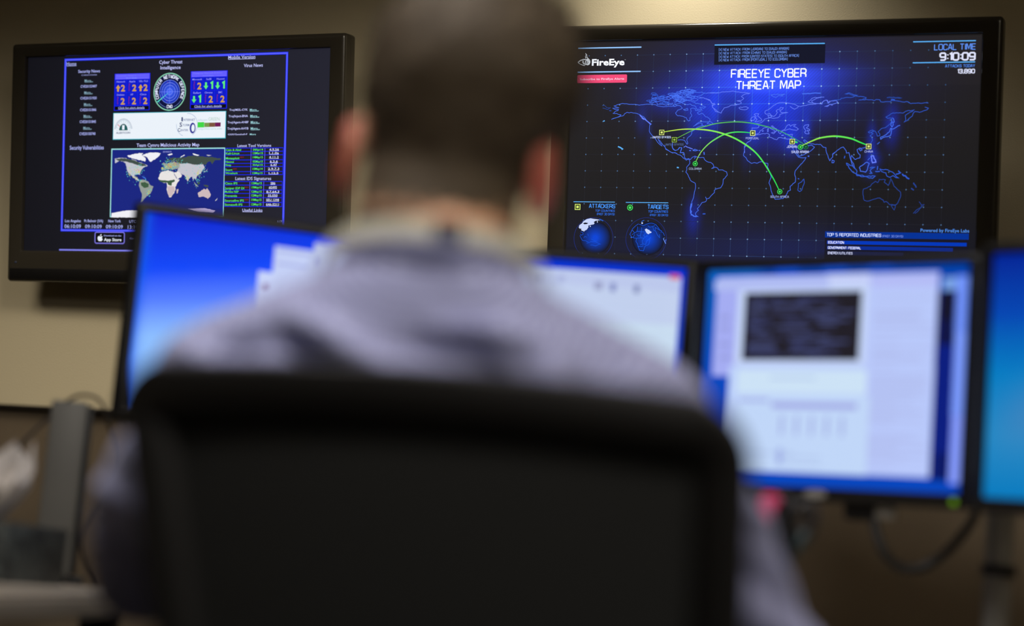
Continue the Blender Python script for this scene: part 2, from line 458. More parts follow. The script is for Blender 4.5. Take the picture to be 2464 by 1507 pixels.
def left_text():
    cv = Canvas(); cv.layer(.6)
    def T(*q):
        cv.text(*q); cv.split('page_heading', lscreen)
    T('Home', [(-339.9,261.6),(-308.3,261.2),(-340.1,270.8)], TXT, .006, True)
    T('Security News', [(-301.6,240.7),(-232.1,240.4),(-301.9,248.9)], TXT, .012)
    T('CVE20153456', [(-291.2,232.7),(-241.8,232.7),(-291.3,235.7)], TXT)
    for q, r in zip([(-280.5,216.1),(-280.7,184.2),(-280.8,152.5),(-281.0,121.0),(-281.0,89.3)], [(-254.2,222.6),(-254.4,190.9),(-254.7,159.5),(-254.7,128.0),(-254.7,96.2)]):
        T('More...', [q, (r[0], q[1]), (0, r[1])], LNK, .006, True)
    for s, q, r in zip(('CVE20153407', 'CVE20151920', 'CVE20151846', 'CVE20151845', 'CVE20150740'),
                       [(-293.0,200.6),(-292.8,168.9),(-293.1,137.4),(-293.3,105.6),(-293.5,73.3)], [(-241.1,207.7),(-240.9,176.1),(-241.2,144.7),(-241.4,113.1),(-242.1,80.9)]):
        T(s, [q, (r[0], q[1]), (0, r[1])], TXT, .012)
    T('Security Vulnerabilities', [(-323.4,35.0),(-214.4,34.1),(-323.7,46.1)], TXT, .01)
    T('Cyber Threat', [(-47.1,258.1),(24.3,258.2),(-47.4,267.5)], WL, .01)
    T('Intelligence', [(-42.8,243.5),(19.3,243.8),(-43.1,252.8)], WL, .01)
    T('Mobile Version', [(163.0,266.0),(243.5,265.9),(162.8,274.6)], WL, .008, True)
    T('Virus News', [(210.4,243.3),(266.5,243.6),(210.2,252.2)], WL, .008)
    for s, q, r in zip(('Troj/MSIL-CYK', 'Troj/Inject-BNA', 'Troj/Agent-ANBF', 'Troj/Agent-AHYB', 'OSX/Getshell-F'),
                       [(170.0,130.9),(168.1,114.4),(165.4,98.5),(165.3,82.2),(167.5,68.0)], [(224.9,136.4),(225.9,120.3),(228.1,104.4),(228.2,88.3),(225.4,72.3)]):
        T(s, [q, (r[0], q[1]), (0, r[1])], WL, .012)
    for q, r in zip([(231.0,129.9),(232.9,113.9),(234.6,97.9),(235.0,81.8)], [(257.3,136.0),(259.5,120.1),(261.0,104.3),(261.8,88.2)]):
        T('More...', [q, (r[0], q[1]), (0, r[1])], glow((160, 214, 222)), .008, True)
    T('More', [(232.7,67.3),(250.7,67.4),(232.6,72.3)], glow((160, 214, 222)), .008)
    T('Team Cymru Malicious Activity Map', [(-111.3,40.1),(81.8,40.3),(-111.6,49.3)], WL, .01)
    T('Latest Tool Versions', [(196.6,37.1),(296.6,36.6),(196.3,44.8)], WL, .01)
    T('Latest IDS Signatures', [(192.8,-48.5),(298.9,-48.3),(192.5,-40.0)], WL, .01)
    T('Useful Links', [(215.8,-129.5),(275.4,-129.7),(215.6,-122.1)], WL, .01, True)
    T('1/7', [(320.8,-158.3),(334.1,-158.3),(320.7,-152.5)], TXT)
    cv = Canvas(); cv.layer(.6); T = cv.text
    for a, pa, b, pb in (('Los Angeles', [(-333.1,-160.5),(-282.3,-160.2),(-333.3,-152.8)], '06:10:09', [(-334.5,-176.2),(-281.6,-176.2),(-334.8,-165.9)]), ('Ft Belvoir (VA)', [(-271.1,-160.1),(-211.4,-160.0),(-271.3,-152.5)], '09:10:09', [(-268.3,-176.3),(-215.2,-176.2),(-268.5,-166.2)]),
                         ('New York', [(-194.8,-160.0),(-155.3,-160.0),(-195.0,-152.4)], '09:10:09', [(-201.9,-176.6),(-148.6,-176.4),(-202.2,-166.5)]), ('UTC/Zulu', [(-128.4,-161.0),(-82.5,-161.3),(-128.6,-153.5)], '13:10:09', [(-132.8,-177.2),(-80.0,-177.5),(-133.1,-166.8)])):
        T(a, pa, TXT, .01); T(b, pb, TXT, .006); cv.split('city_clock', lscreen)
    T('Gary C', [(-125.2,-204.8),(-96.4,-204.9),(-125.3,-199.7)], glow((130, 130, 200))); cv.split('page_heading', lscreen)
    cv = Canvas()
    b = [(-235.8,-186.6),(-143.0,-216.2)]; (x0, y1), (x1, y0) = b; r = 5
    pts = []
    for cx, cy, a in ((x1 - r, y1 - r, 0), (x0 + r, y1 - r, 90), (x0 + r, y0 + r, 180), (x1 - r, y0 + r, 270)):
        pts += [(cx + r * math.cos(R_(a + 22.5 * k)), cy + r * math.sin(R_(a + 22.5 * k))) for k in range(5)]
    cv.layer(.4).poly(pts, glow((4, 4, 8))); cv.layer(.5).line(pts, 3.0, glow((118, 112, 214)), True)
    cv.layer(.6).poly([(-218.7,-198.7),(-222.2,-196.8),(-225.7,-197.9),(-227.4,-200.9),(-227.2,-205.0),(-225.4,-208.5),(-222.5,-210.8),(-219.1,-210.2),(-215.6,-210.8),(-213.1,-208.7),(-211.1,-205.2),(-213.4,-203.1),(-213.8,-200.7),(-211.8,-198.4),(-214.6,-196.8)], WH)
    cv.poly([(-219.8,-196.1),(-219.3,-193.8),(-216.1,-191.6),(-215.1,-191.9),(-216.0,-194.7),(-217.8,-196.1)], WH)
    cv.text('Download on the', [(-207.6,-197.8),(-152.9,-197.3),(-207.7,-193.4)], TXT, .01)
    cv.text('App Store', [(-207.2,-210.3),(-151.9,-209.7),(-207.5,-202.1)], WH, .02)
    cv.build('store_badge', lscreen)
left_text()

def arrow(cv, cx, y0, y1, w, m, up):
    h = y1 - y0; a = h * .5
    if up: cv.poly([(cx - w / 2, y1 - a), (cx + w / 2, y1 - a), (cx, y1)], m); cv.rect(cx - w / 5, y0, cx + w / 5, y1 - a, m)
    else: cv.poly([(cx - w / 2, y0 + a), (cx, y0), (cx + w / 2, y0 + a)], m); cv.rect(cx - w / 5, y0 + a, cx + w / 5, y1, m)

def alert_panel(q, names, codes):
    """q: top left, bottom right of the panel"""
    (x0, y1), (x1, y0) = q; W = x1 - x0; H = y1 - y0
    cv = Canvas(); X = lambda t: x0 + W * t; Y = lambda t: y1 - H * t
    cv.layer(.4).rect(x0, y0, x1, y1, glow((18, 30, 235)))
    cv.layer(.5).rect(X(.02), Y(.155), X(.98), Y(.01), LAV)
    cv.text('Computer Network Defence', [(X(.07), Y(.075)), (X(.86), 0), (0, Y(.035))], glow((150, 150, 255)))
    cv.text('Alert State', [(X(.32), Y(.142)), (X(.62), 0), (0, Y(.1))], glow((150, 190, 255)))
    cv.rect(X(.04), Y(.13), X(.94), Y(.122), glow((130, 130, 255)))
    for j in range(2):
        for i in range(3):
            a, b = X(.03 + i * .317), X(.03 + (i + 1) * .317 - .014); t, u = Y(.165 + j * .355), Y(.165 + (j + 1) * .355 - .014)
            cv.layer(.5).rect(a, u, b, t, CELL)
            nw = min((b - a) * .43, len(names[j * 3 + i]) * 1.95)
            cv.layer(.7).text(names[j * 3 + i], [((a + b) / 2 - nw, t - H * .075), ((a + b) / 2 + nw, 0), (0, t - H * .025)], glow((150, 152, 255)), .01)
            k = codes[j * 3 + i]; dx0, dx1 = a + (b - a) * .52, a + (b - a) * .9
            if k == 'd': dx0 += 2
            if k == 'd': dx0 += 2.2; dx1 -= 1.2
            if k == 'd': cv.glyphs('1', dx0, u + H * .03, dx1 - 1.5, H * .175, GRN, 1.5)
            else: cv.text('2', [(dx0, u + H * .03), (dx1, 0), (0, u + H * .205)], ORG, .03)
            cx = a + (b - a) * .25
            if k == 'p': cv.text('Patch', [(cx - 2, u + H * .03), (cx + 1.8, 0), (0, u + H * .23)], RED, .01, down=True)
            else: arrow(cv, cx, u + H * .02, u + H * .205, (b - a) * .42, GRN if k == 'd' else ORG, k == 'u')
    cv.layer(.5).rect(X(.02), Y(.985), X(.98), Y(.885), glow((6, 6, 14)))
    cv.layer(.6).text('Click for alert details', [(X(.12), Y(.955)), (X(.86), 0), (0, Y(.9))], TXT, .008, True)
    cv.build('alert_panel', lscreen)
def mm2(p): return [(min(a[0] for a in p), max(a[1] for a in p)), (max(a[0] for a in p), min(a[1] for a in p))]
alert_panel(mm2([(-185.3,235.2),(-73.9,137.2)]), ('Network', 'Apple', 'SSL-TLS', 'Debian', 'HP', 'Cisco'), 'upuppp')
alert_panel(mm2([(50.7,236.4),(162.2,137.5)]), ('Microsoft', 'SuSE', 'Huawei', 'Safari', 'Chrome', 'EMC'), 'pdddpp')

def radar():
    cv = Canvas(); (cx, cy), = [(-12.5,184.3)]
    cv.layer(.4).disc(cx, cy, 49, NAVY)
    for k, rr in enumerate((31, 26, 21, 16, 11, 6)):
        cv.layer(.45 + .03 * k).disc(cx, cy, rr, glow(mixc((22, 52, 180), (74, 110, 255), k / 6)))
    cv.layer(.7)
    cv.ring(cx, cy, 48.5, 2.6, glow((140, 214, 180)))
    for rr in (8, 17, 24, 31): cv.ring(cx, cy, rr, .9, glow((140, 160, 255)))
    cv.ring(cx, cy, 42, .8, glow((120, 150, 220)), 215, 255); cv.ring(cx, cy, 42, .8, glow((120, 150, 220)), 288, 328)
    cv.line([(cx - 31, cy), (cx + 31, cy)], .8, glow((120, 140, 255))); cv.line([(cx, cy - 31), (cx, cy + 31)], .8, glow((120, 140, 255)))
    a = R_(213); cv.poly([(cx, cy), (cx + 46 * math.cos(a), cy + 46 * math.sin(a)), (cx + 46 * math.cos(a + .08), cy + 46 * math.sin(a + .08))], glow((80, 220, 200)))
    cv.disc(cx - 8, cy - 24, 1.2, RED); cv.disc(cx - 7, cy + 25, 1.0, RED)
    cv.arc_glyphs('COMPUTER NETWORK DEFENCE', cx, cy, 36.5, 8, 208, -30, glow((226, 232, 255)))
    cv.arc_glyphs('CND', cx, cy, 35.5, 7.5, 258, 284, glow((226, 232, 255)), inward=True)
    cv.build('radar_badge', lscreen)
radar()

def banner():
    cv = Canvas(); (x0, y1), (x1, y0) = mm2([(-185.3,129.6),(158.7,61.8)])
    cv.layer(.4).rect(x0 - 1.5, y0 - 2, x1 + 2, y1 + 1.5, glow((70, 190, 206))); cv.layer(.5).rect(x0, y0, x1, y1, WH); cv.layer(.65)
    (gx, gy), = [(-153.9,84.4)]
    cv.poly([(gx + 13.5 * math.cos(R_(a)), gy + 17.5 * math.sin(R_(a))) for a in range(0, 181, 10)], TEAL)
    for a in range(0, 181, 18): cv.line([(gx + 17 * math.cos(R_(a)), gy + 19.5 * math.sin(R_(a))), (gx + 22 * math.cos(R_(a)), gy + 25 * math.sin(R_(a)))], .7, glow((120, 170, 180)))
    cv.line([(gx + 23.5 * math.cos(R_(a)), gy + 27 * math.sin(R_(a))) for a in range(8, 173, 6)], .8, glow((110, 160, 176)))
    for a in range(10, 172, 5): cv.line([(gx + 25.5 * math.cos(R_(a)), gy + 29 * math.sin(R_(a))), (gx + 28 * math.cos(R_(a)), gy + 31.5 * math.sin(R_(a)))], 1.1, glow((60, 92, 140)))
    cv.line([(gx - 18, gy + 16), (gx - 11, gy + 10)], 1.6, glow((220, 60, 90)))
    cv.layer(.8).text('1', [(gx - 4, gy + 2.5), (gx + 3.5, 0), (0, gy + 14)], WH, .04)
    cv.text('ALERTCON', [(-176.4,75.6),(-132.3,75.8),(-176.5,80.5)], INK, .02)
    (sx, sy), = [(45.0,96.4)]
    cv.ring(sx, sy, 30, .9, glow((120, 150, 200)), -60, 95)
    cv.ring(sx - 4, sy, 30, .9, glow((120, 150, 200)), 175, 250)
    cv.text('I', [(25.7,105.9),(30.0,106.3),(25.4,117.1)], INK, .02); cv.text('NTERNET', [(32.2,106.2),(67.4,107.2),(32.0,112.3)], glow((90, 110, 160)), .01)
    cv.text('S', [(20.2,91.5),(28.3,91.8),(19.9,103.2)], INK, .02); cv.text('TORM', [(29.5,92.9),(49.9,93.4),(29.4,98.8)], glow((90, 110, 160)), .01)
    cv.text('C', [(15.2,78.6),(22.8,78.9),(14.9,88.4)], INK, .02); cv.text('ENTER', [(23.8,80.0),(47.2,80.1),(23.7,85.5)], glow((90, 110, 160)), .01)
    (ex, ey), = [(60.4,87.9)]
    cv.disc(ex, ey, 9, glow((44, 50, 150)), ry=14); cv.layer(.9).disc(ex + 1.2, ey, 5, WH, ry=9.5)
    cv.layer(.7).text('infocon:', [(76.7,106.0),(105.5,106.1),(76.5,111.5)], glow((160, 196, 206)), 0)
    cv.text('GREEN', [(107.6,106.3),(141.3,106.5),(107.3,115.5)], glow((176, 206, 196)), 0)
    for p, c in (([(75.5,103.0),(95.2,89.1)], (64, 214, 70)), ([(95.7,101.3),(111.0,90.0)], (122, 152, 78)), ([(110.9,101.3),(127.9,90.3)], (124, 84, 62)), ([(128.0,101.4),(145.0,90.7)], (112, 24, 86))):
        (a, b), (c2, d) = p; cv.rect(a, d, c2, b, glow(c))
    cv.text('http://isc.sans.edu', [(76.7,83.0),(148.8,83.3),(76.5,88.2)], glow((166, 206, 214)), 0)
    cv.build('threat_banner', lscreen)
banner()

def activity_map():
    cv = Canvas(); (x0, y1), (x1, y0) = mm2([(-187.4,33.1),(157.9,-143.5)])
    cv.layer(.4).rect(x0 - 3, y0 - 3, x1 + 2, y1 + 3, CYANP); cv.layer(.5).rect(x0, y0, x1, y1, glow((22, 36, 128)))
    rnd = random.Random(3)
    def rough(p, amp=1.0):
        out = []
        for i, a in enumerate(p):
            b = p[(i + 1) % len(p)]; n = max(1, int(math.hypot(b[0] - a[0], b[1] - a[1]) / 3.5))
            for k in range(n):
                t = k / n; out.append((a[0] + (b[0] - a[0]) * t + rnd.uniform(-amp, amp) * (k > 0), a[1] + (b[1] - a[1]) * t + rnd.uniform(-amp, amp) * (k > 0)))
        return out
    ICE = glow((240, 240, 246)); TUN = glow((64, 78, 72)); DRY = glow((196, 196, 206)); FOR = glow((62, 92, 66)); SAND = glow((232, 228, 226)); MIX = glow((150, 158, 152)); PINK = glow((206, 186, 188))
    NA = [(-178.9,9.4),(-165.8,11.9),(-146.7,11.2),(-134.7,8.1),(-118.0,6.0),(-103.6,-0.2),(-94.0,-2.2),(-83.3,-6.3),(-74.9,-10.3),(-84.3,-12.3),(-90.1,-16.3),(-95.9,-22.3),(-99.2,-29.3),(-97.9,-35.3),(-101.5,-32.3),(-109.8,-32.3),(-115.7,-34.3),(-114.3,-40.3),(-107.1,-42.3),(-99.8,-49.4),(-103.4,-50.4),(-111.8,-45.3),(-120.3,-40.3),(-127.6,-34.2),(-134.9,-28.2),(-139.8,-20.1),(-141.3,-12.0),(-143.9,-3.9),(-153.6,2.2),(-165.5,3.2),(-177.3,-2.8)]
    GRL = [(-92.2,17.8),(-80.6,22.8),(-61.7,24.6),(-47.6,24.5),(-35.9,23.0),(-39.2,17.4),(-47.2,10.5),(-57.7,5.6),(-65.8,0.0),(-71.8,4.7),(-76.7,11.7)]
    ARC = [(-139.7,17.2),(-127.8,19.1),(-113.7,22.0),(-99.5,23.5),(-90.0,23.4),(-94.6,18.9),(-87.4,13.8),(-81.3,7.7),(-83.5,0.7),(-94.2,3.8),(-106.1,5.9),(-118.1,9.0),(-132.4,12.1)]
    SA = [(-99.8,-52.4),(-92.8,-46.4),(-83.3,-47.4),(-71.4,-52.4),(-67.7,-59.5),(-55.8,-64.5),(-59.1,-72.5),(-63.5,-82.5),(-70.5,-86.5),(-78.5,-93.5),(-84.3,-98.6),(-88.9,-104.6),(-93.5,-107.6),(-91.5,-94.5),(-91.8,-82.5),(-96.8,-72.5),(-101.4,-62.4)]
    EUR = [(-32.3,-22.6),(-33.6,-15.6),(-23.1,-14.6),(-25.6,-8.6),(-30.4,-4.6),(-25.8,-1.6),(-16.4,-4.7),(-7.1,-1.7),(4.6,-0.8),(13.9,-1.9),(23.3,-3.9),(25.8,-10.9),(23.6,-16.8),(14.4,-18.8),(5.1,-19.7),(1.7,-22.7),(-4.4,-14.7),(-6.6,-20.7),(-13.6,-18.6),(-22.9,-21.6)]
    SCN = [(-20.0,-0.7),(-16.7,6.3),(-5.1,10.2),(6.6,11.1),(13.7,7.1),(9.1,3.2),(-0.2,1.2),(-7.3,5.3),(-11.8,0.3)]
    RUS = [(6.6,10.1),(22.9,11.0),(36.8,11.9),(50.6,14.8),(69.1,15.7),(87.6,13.6),(103.7,12.1),(124.4,11.3),(149.6,7.2),(147.4,4.3),(129.2,2.4),(122.6,-7.4),(115.5,0.5),(108.7,-1.4),(102.0,-9.3),(95.0,-7.3),(69.7,-8.1),(46.5,-4.0),(23.3,-4.9),(13.9,-0.9)]
    ASI = [(23.3,-4.9),(46.5,-4.0),(69.7,-8.1),(95.0,-7.3),(99.9,-15.2),(93.2,-23.1),(88.8,-31.0),(77.4,-36.9),(73.1,-46.8),(68.4,-42.8),(66.3,-50.7),(62.5,-38.8),(54.5,-42.8),(48.9,-51.7),(42.9,-40.8),(38.1,-34.8),(31.0,-32.8),(23.9,-28.8),(16.8,-22.8),(20.1,-14.8)]
    AFR = [(-31.0,-25.6),(-11.2,-21.7),(5.3,-26.7),(7.8,-34.7),(16.2,-44.7),(24.4,-46.7),(15.5,-58.6),(11.0,-66.6),(12.4,-74.5),(5.7,-84.5),(0.1,-92.5),(-6.9,-92.9),(-11.9,-82.5),(-15.0,-72.5),(-13.6,-62.5),(-15.0,-55.6),(-26.7,-54.5),(-37.3,-50.5),(-41.6,-42.5),(-37.8,-33.5)]
    ARB = [(6.5,-28.7),(20.4,-24.8),(31.1,-34.8),(28.9,-40.7),(18.6,-46.3),(11.4,-36.7)]
    AUS = [(81.0,-81.5),(92.3,-74.6),(99.1,-70.6),(104.9,-73.6),(108.2,-69.0),(113.0,-74.6),(120.1,-84.4),(118.0,-92.4),(111.3,-97.3),(102.0,-92.4),(92.8,-91.4),(83.6,-92.4)]
    cv.layer(.65)
    for p, m in ((NA, DRY), (SA, MIX), (EUR, MIX), (SCN, TUN), (ASI, DRY), (RUS, TUN), (AFR, SAND), (ARB, SAND), (AUS, PINK), (GRL, ICE), (ARC, ICE)):
        cv.poly(rough(p), m)
    for p, m in (([(15.8,-72.5),(21.6,-71.5),(19.6,-82.5),(16.1,-83.5)], PINK), ([(133.2,-103.2),(141.0,-94.3),(138.9,-100.2)], DRY), ([(96.7,-25.1),(105.9,-24.1),(109.5,-15.3),(107.0,-23.2),(100.2,-28.1)], DRY),
                 ([(67.5,-51.7),(72.2,-56.7),(82.8,-65.6),(74.7,-64.6)], MIX), ([(78.0,-56.7),(84.8,-52.8),(87.2,-56.7),(81.5,-60.7)], FOR), ([(96.5,-59.7),(112.6,-62.7),(111.6,-67.6),(101.2,-64.7)], TUN),
                 ([(-14.7,18.9),(-0.7,22.2),(0.5,18.8),(-9.9,16.4)], ICE), ([(25.1,12.6),(36.6,18.5),(39.0,16.9),(27.5,11.4)], ICE), ([(62.0,21.7),(82.9,17.0),(78.3,15.0),(64.4,18.3)], ICE),
                 ([(103.6,17.4),(119.7,16.3),(110.5,14.4)], DRY), ([(-184.5,-135.1),(-138.0,-128.4),(-100.0,-128.3),(-76.3,-129.6),(-75.9,-146.7),(-185.3,-147.2)], ICE), ([(50.9,-124.2),(102.8,-121.6),(135.0,-127.9),(128.3,-133.8),(84.7,-132.0)], glow((206, 190, 240))),
                 ([(-93.1,-37.3),(-82.4,-40.4),(-78.7,-45.4),(-88.2,-41.4)], glow((60, 110, 220)))):
        cv.poly(rough(p, .6), m)
    cv.layer(.8)
    for p, m in (([(-177.7,8.8),(-146.7,10.6),(-117.9,5.0),(-83.3,-6.7),(-77.3,-10.3),(-93.8,-11.3),(-112.9,-6.1),(-136.8,0.0),(-153.6,2.6),(-168.0,3.9)], TUN), ([(-95.0,-54.4),(-83.2,-52.4),(-70.1,-58.5),(-71.0,-66.5),(-85.1,-68.5),(-93.6,-62.4)], FOR),
                 ([(-39.8,-46.5),(-26.9,-48.5),(-10.4,-49.6),(8.1,-46.6),(10.6,-50.6),(1.4,-54.6),(0.4,-62.6),(-10.1,-60.6),(-13.8,-54.6),(-26.7,-54.1),(-37.3,-50.9)], FOR), ([(-78.0,-70.5),(-66.1,-72.5),(-68.2,-81.5),(-77.6,-84.5)], MIX),
                 ([(-12.4,-64.5),(8.6,-64.6),(11.2,-74.5),(4.5,-84.5),(-1.1,-91.5),(-6.5,-91.5),(-11.9,-81.5)], PINK)):
        cv.poly(rough(p, .8), m)
    cv.layer(.9)
    for (cx, cy), sx, sy, n in (([(-105.4,-20.2)][0], 16, 14, 70), ([(-8.0,-10.7)][0], 18, 13, 110), ([(9.3,-4.8)][0], 32, 12, 70), ([(81.8,-29.0)][0], 15, 18, 50), ([(48.7,-42.8)][0], 7, 12, 20),
                            ([(-68.3,-79.5)][0], 7, 8, 22), ([(-131.5,-22.1)][0], 12, 22, 30), ([(-111.9,-43.3)][0], 14, 10, 20), ([(-28.9,-17.6)][0], 7, 6, 16), ([(102.4,-23.1)][0], 7, 5, 12), ([(74.5,-54.7)][0], 8, 14, 14), ([(-90.4,-50.4)][0], 12, 5, 12)):
        for _ in range(n):
            x = rnd.gauss(cx, sx * .6); y = rnd.gauss(cy, sy * .6); d = math.hypot((x - cx) / sx, (y - cy) / sy)
            c = (226, 130, 40) if d < .4 and n > 60 and rnd.random() < .6 else ((210, 214, 60) if d < .7 and rnd.random() < .7 else (100, 206, 200))
            cv.disc(x, y, rnd.uniform(.6, 1.4), glow(c), 6)
    cv.layer(.9).text('20150519', [(-28.9,24.4),(-3.1,24.6),(-29.0,28.4)], TXT)
    cv.build('activity_map', lscreen)
activity_map()

def version_table(x0, x1, c1, c2, ys, rows):
    cv = Canvas(); cv.layer(.5); B = glow((20, 34, 240)); n = len(ys)
    for y in ys: cv.rect(x0, y - .9, x1, y + .9, B)
    for x in (x0, c1, c2, x1): cv.rect(x - .7, ys[-1], x + .7, ys[0], BL2 if x in (c1, c2) else B)
    cv.layer(.6)
    for i, (a, b, c, new) in enumerate(rows):
        y1, y0 = ys[i], ys[i + 1]; h = min(5.9, (y1 - y0) * .62); yb = y0 + 1.9; yc = y0 + (y1 - y0 - h) * .6
        wl = min(len(a) * 4.1, c1 - x0 - 4)
        cv.text(a, [(x0 + 1.5, yb), (x0 + 1.5 + wl, 0), (0, yb + h)], GRN, .012)
        if new: cv.text('NEW', [(x0 + 3 + wl, yb + h * .6), (x0 + 15 + wl, 0), (0, yb + h * 1.2)], glow((170, 30, 50)))
        m = (c1 + c2) / 2; cv.text(b, [(m - 15, yc), (m + 15, 0), (0, yc + h)], GRN, .012)
        m = (c2 + x1) / 2; hw = len(c) * 2.35; cv.text(c, [(m - hw, yc), (m + hw, 0), (0, yc + h)], glow((220, 224, 255)), .012, True)
    cv.build('version_table', lscreen)
version_table(*[p[0] for p in [(161.1,4.2),(332.4,3.1),(237.7,3.7),(278.5,3.4)]], [p[1] for p in [(198.9,34.2),(199.1,25.3),(199.4,16.1),(199.7,3.5),(200.0,-5.5),(200.2,-13.7),(200.6,-26.7),(200.8,-34.7)]],
    (('Cain & Abel', '04Apr14', '4.9.56', 0), ('Kali-Linux', '13Mar15', '1.1.0a', 0), ('Metasploit', '14May15', '4.11.2', 1), ('Nessus', '05May15', '6.3.6', 0),
     ('Nmap', '30Apr15', '6.47', 0), ('Snort', '10May14', '2.9.7.3', 1), ('Wireshark', '12May15', '1.12.5', 0)))
version_table(*[p[0] for p in [(160.8,-84.4),(331.7,-84.4),(236.5,-84.4),(277.3,-84.4)]], [p[1] for p in [(201.3,-52.2),(201.5,-61.5),(201.9,-74.2),(202.1,-83.1),(202.4,-93.8),(202.7,-106.2),(203.0,-116.8)]],
    (('Cisco IPS', '13May15', 'S86', 0), ('Juniper IDP DI', '19May15', '#2495', 1), ('McAfee NSP', '12May15', '8.7.64.3', 0), ('Proventia', '12May15', '35.050', 0),
     ('Sourcefire IPS', '19May15', 'SEU 1298', 1), ('Stonesoft IPS', '12May15', '646-5211', 0)))

# ------------------------------------------------------------------ the right television: threat map
BLOBS = []
for pts, sx, sy, col in (([(-0.1,209.8)], 105, 13, (60, 60, 190)), ([(-0.1,181.6)], 92, 13, (60, 60, 190)), ([(0.4,197.2)], 190, 80, (8, 18, 80)), ([(0.4,197.2)], 95, 32, (12, 26, 120)), ([(9.0,90.1)], 46, 42, (2, 18, 118)), ([(-31.1,100.0)], 12, 40, (6, 34, 140)),
        ([(58.8,75.4)], 22, 30, (4, 26, 130)), ([(92.9,80.1)], 8, 26, (0, 24, 110)), ([(-209.7,155.3)], 60, 26, (4, 24, 120)), ([(-157.3,115.4)], 26, 40, (4, 26, 130)), ([(-127.4,128.0)], 10, 40, (4, 30, 120)),
        ([(-305.9,106.4)], 10, 26, (2, 14, 70)), ([(-285.6,61.5)], 6, 30, (0, 8, 50)), ([(-181.2,71.2)], 12, 40, (0, 12, 60)), ([(100.7,138.0)], 60, 30, (2, 14, 80)), ([(2.4,138.8)], 60, 24, (2, 22, 120)),
        ([(290.0,88.9)], 12, 32, (0, 20, 110)), ([(245.7,46.2)], 8, 34, (0, 22, 110)), ([(249.8,10.9)], 12, 14, (0, 24, 110)), ([(243.2,-20.6)], 16, 14, (0, 8, 40)), ([(-48.5,26.9)], 8, 30, (0, 8, 50)),
        ([(-171.2,-125.8)], 12, 30, (0, 18, 100)), ([(-55.2,-212.2)], 300, 60, (8, 8, 40)), ([(63.3,-200.3)], 120, 30, (4, 6, 34)), ([(11.9,148.4)], 90, 30, (4, 20, 90)), ([(59.8,46.3)], 14, 20, (0, 20, 90)), ([(-113.2,154.4)], 30, 30, (2, 18, 90))):
    BLOBS.append((pts[0][0], pts[0][1], sx, sy, [v * k0 for v, k0 in zip(lin(col), (.6, 1.5, 1.75))]))
def right_picture(x, y):
    t = (y + 256) / 549
    c = list(mixc(lin((25, 25, 29)), lin((39, 36, 36)), t))  # paler towards the top: room reflection put into the screen colour
    if x > 150 and y < 180: c = [v * .9 for v in c]
    if x < -488 + 3 or x > 485 or y > 289: return lin((22, 20, 20))
    k = .86 if (int(x // 4.07) + int(y // 4.0)) % 2 else 1.1
    for bx, by, sx, sy, col in BLOBS:
        d = ((x - bx) / sx) ** 2 + ((y - by) / sy) ** 2
        if d < 9:
            g = math.exp(-d / 1.6) * k
            c = [a + b * g for a, b in zip(c, col)]
    return c
rt, rscreen = television('black wall television at right, showing a glowing blue threat map of the world', (.5609, 4.5582, 1.8211), -.368, .1419,
    (-.534, .534, -.331, .331), (-.489, .489, -.257, .293), right_picture, 244, 137)

C1 = glow((104, 128, 255)); C2 = glow((72, 114, 246)); C3 = glow((50, 92, 210)); C4 = glow((38, 68, 152))
SKY = glow((92, 178, 250)); ICEB = glow((200, 214, 255)); HOT = glow((240, 244, 255), 1.3); YEL = glow((212, 236, 110)); GR = glow((70, 238, 96)); GR2 = glow((58, 190, 92)); MID = glow((46, 110, 226))

def fractal(p, amp=.9, seed=1, step=4.0):
    rnd = random.Random(seed); out = [p[0]]
    for a, b in zip(p, p[1:]):
        n = max(1, int(math.hypot(b[0] - a[0], b[1] - a[1]) / step))
        for k in range(1, n + 1):
            t = k / n; j = amp if k < n else amp * .4
            out.append((a[0] + (b[0] - a[0]) * t + rnd.uniform(-j, j), a[1] + (b[1] - a[1]) * t + rnd.uniform(-j, j)))
    return out

def grid_lines():
    cv = Canvas(); cv.layer(.3)
    top = 260 + 39.7
    xs = [-281.9 + 40.68 * k for k in range(-4, 18)]; ys = [218.6 - 39.75 * k for k in range(-1, 12)]
    def near(x, y): return math.exp(-((x + 10) / 210) ** 2 - ((y - 175) / 110) ** 2) + .38 * math.exp(-((x + 10) / 240) ** 2 - ((y + 225) / 60) ** 2)
    for i, x in enumerate(xs):
        for j, y in enumerate(ys):
            if y < -255 or y > 280: continue
            k = near(x, y)
            for (x2, y2) in ((x + 40.68, y), (x, y - 39.75)):
                if x2 > xs[-1] + 1 or y2 < -256: continue
                kk = (k + near(x2, y2)) / 2
                cv.line([(x, y), (x2, y2)], .6, glow(mixc((38, 39, 48), (70, 130, 250), round(min(1, kk * 1.15) * 6) / 6)))
    cv.layer(.5)
    for x in xs:
        for y in ys:
            if y < -255 or y > 262 or (x > 370 and y > 190): continue
            k = near(x, y); c = glow(mixc((52, 82, 120), (170, 206, 255), round(min(1, k * 1.3 + (.25 if y < 60 or x < 200 else 0)) * 5) / 5))
            cv.poly([(x - 1.9, y), (x, y - 1.9), (x + 1.9, y), (x, y + 1.9)], c)
    cv.build('grid_pattern', rscreen)
grid_lines()

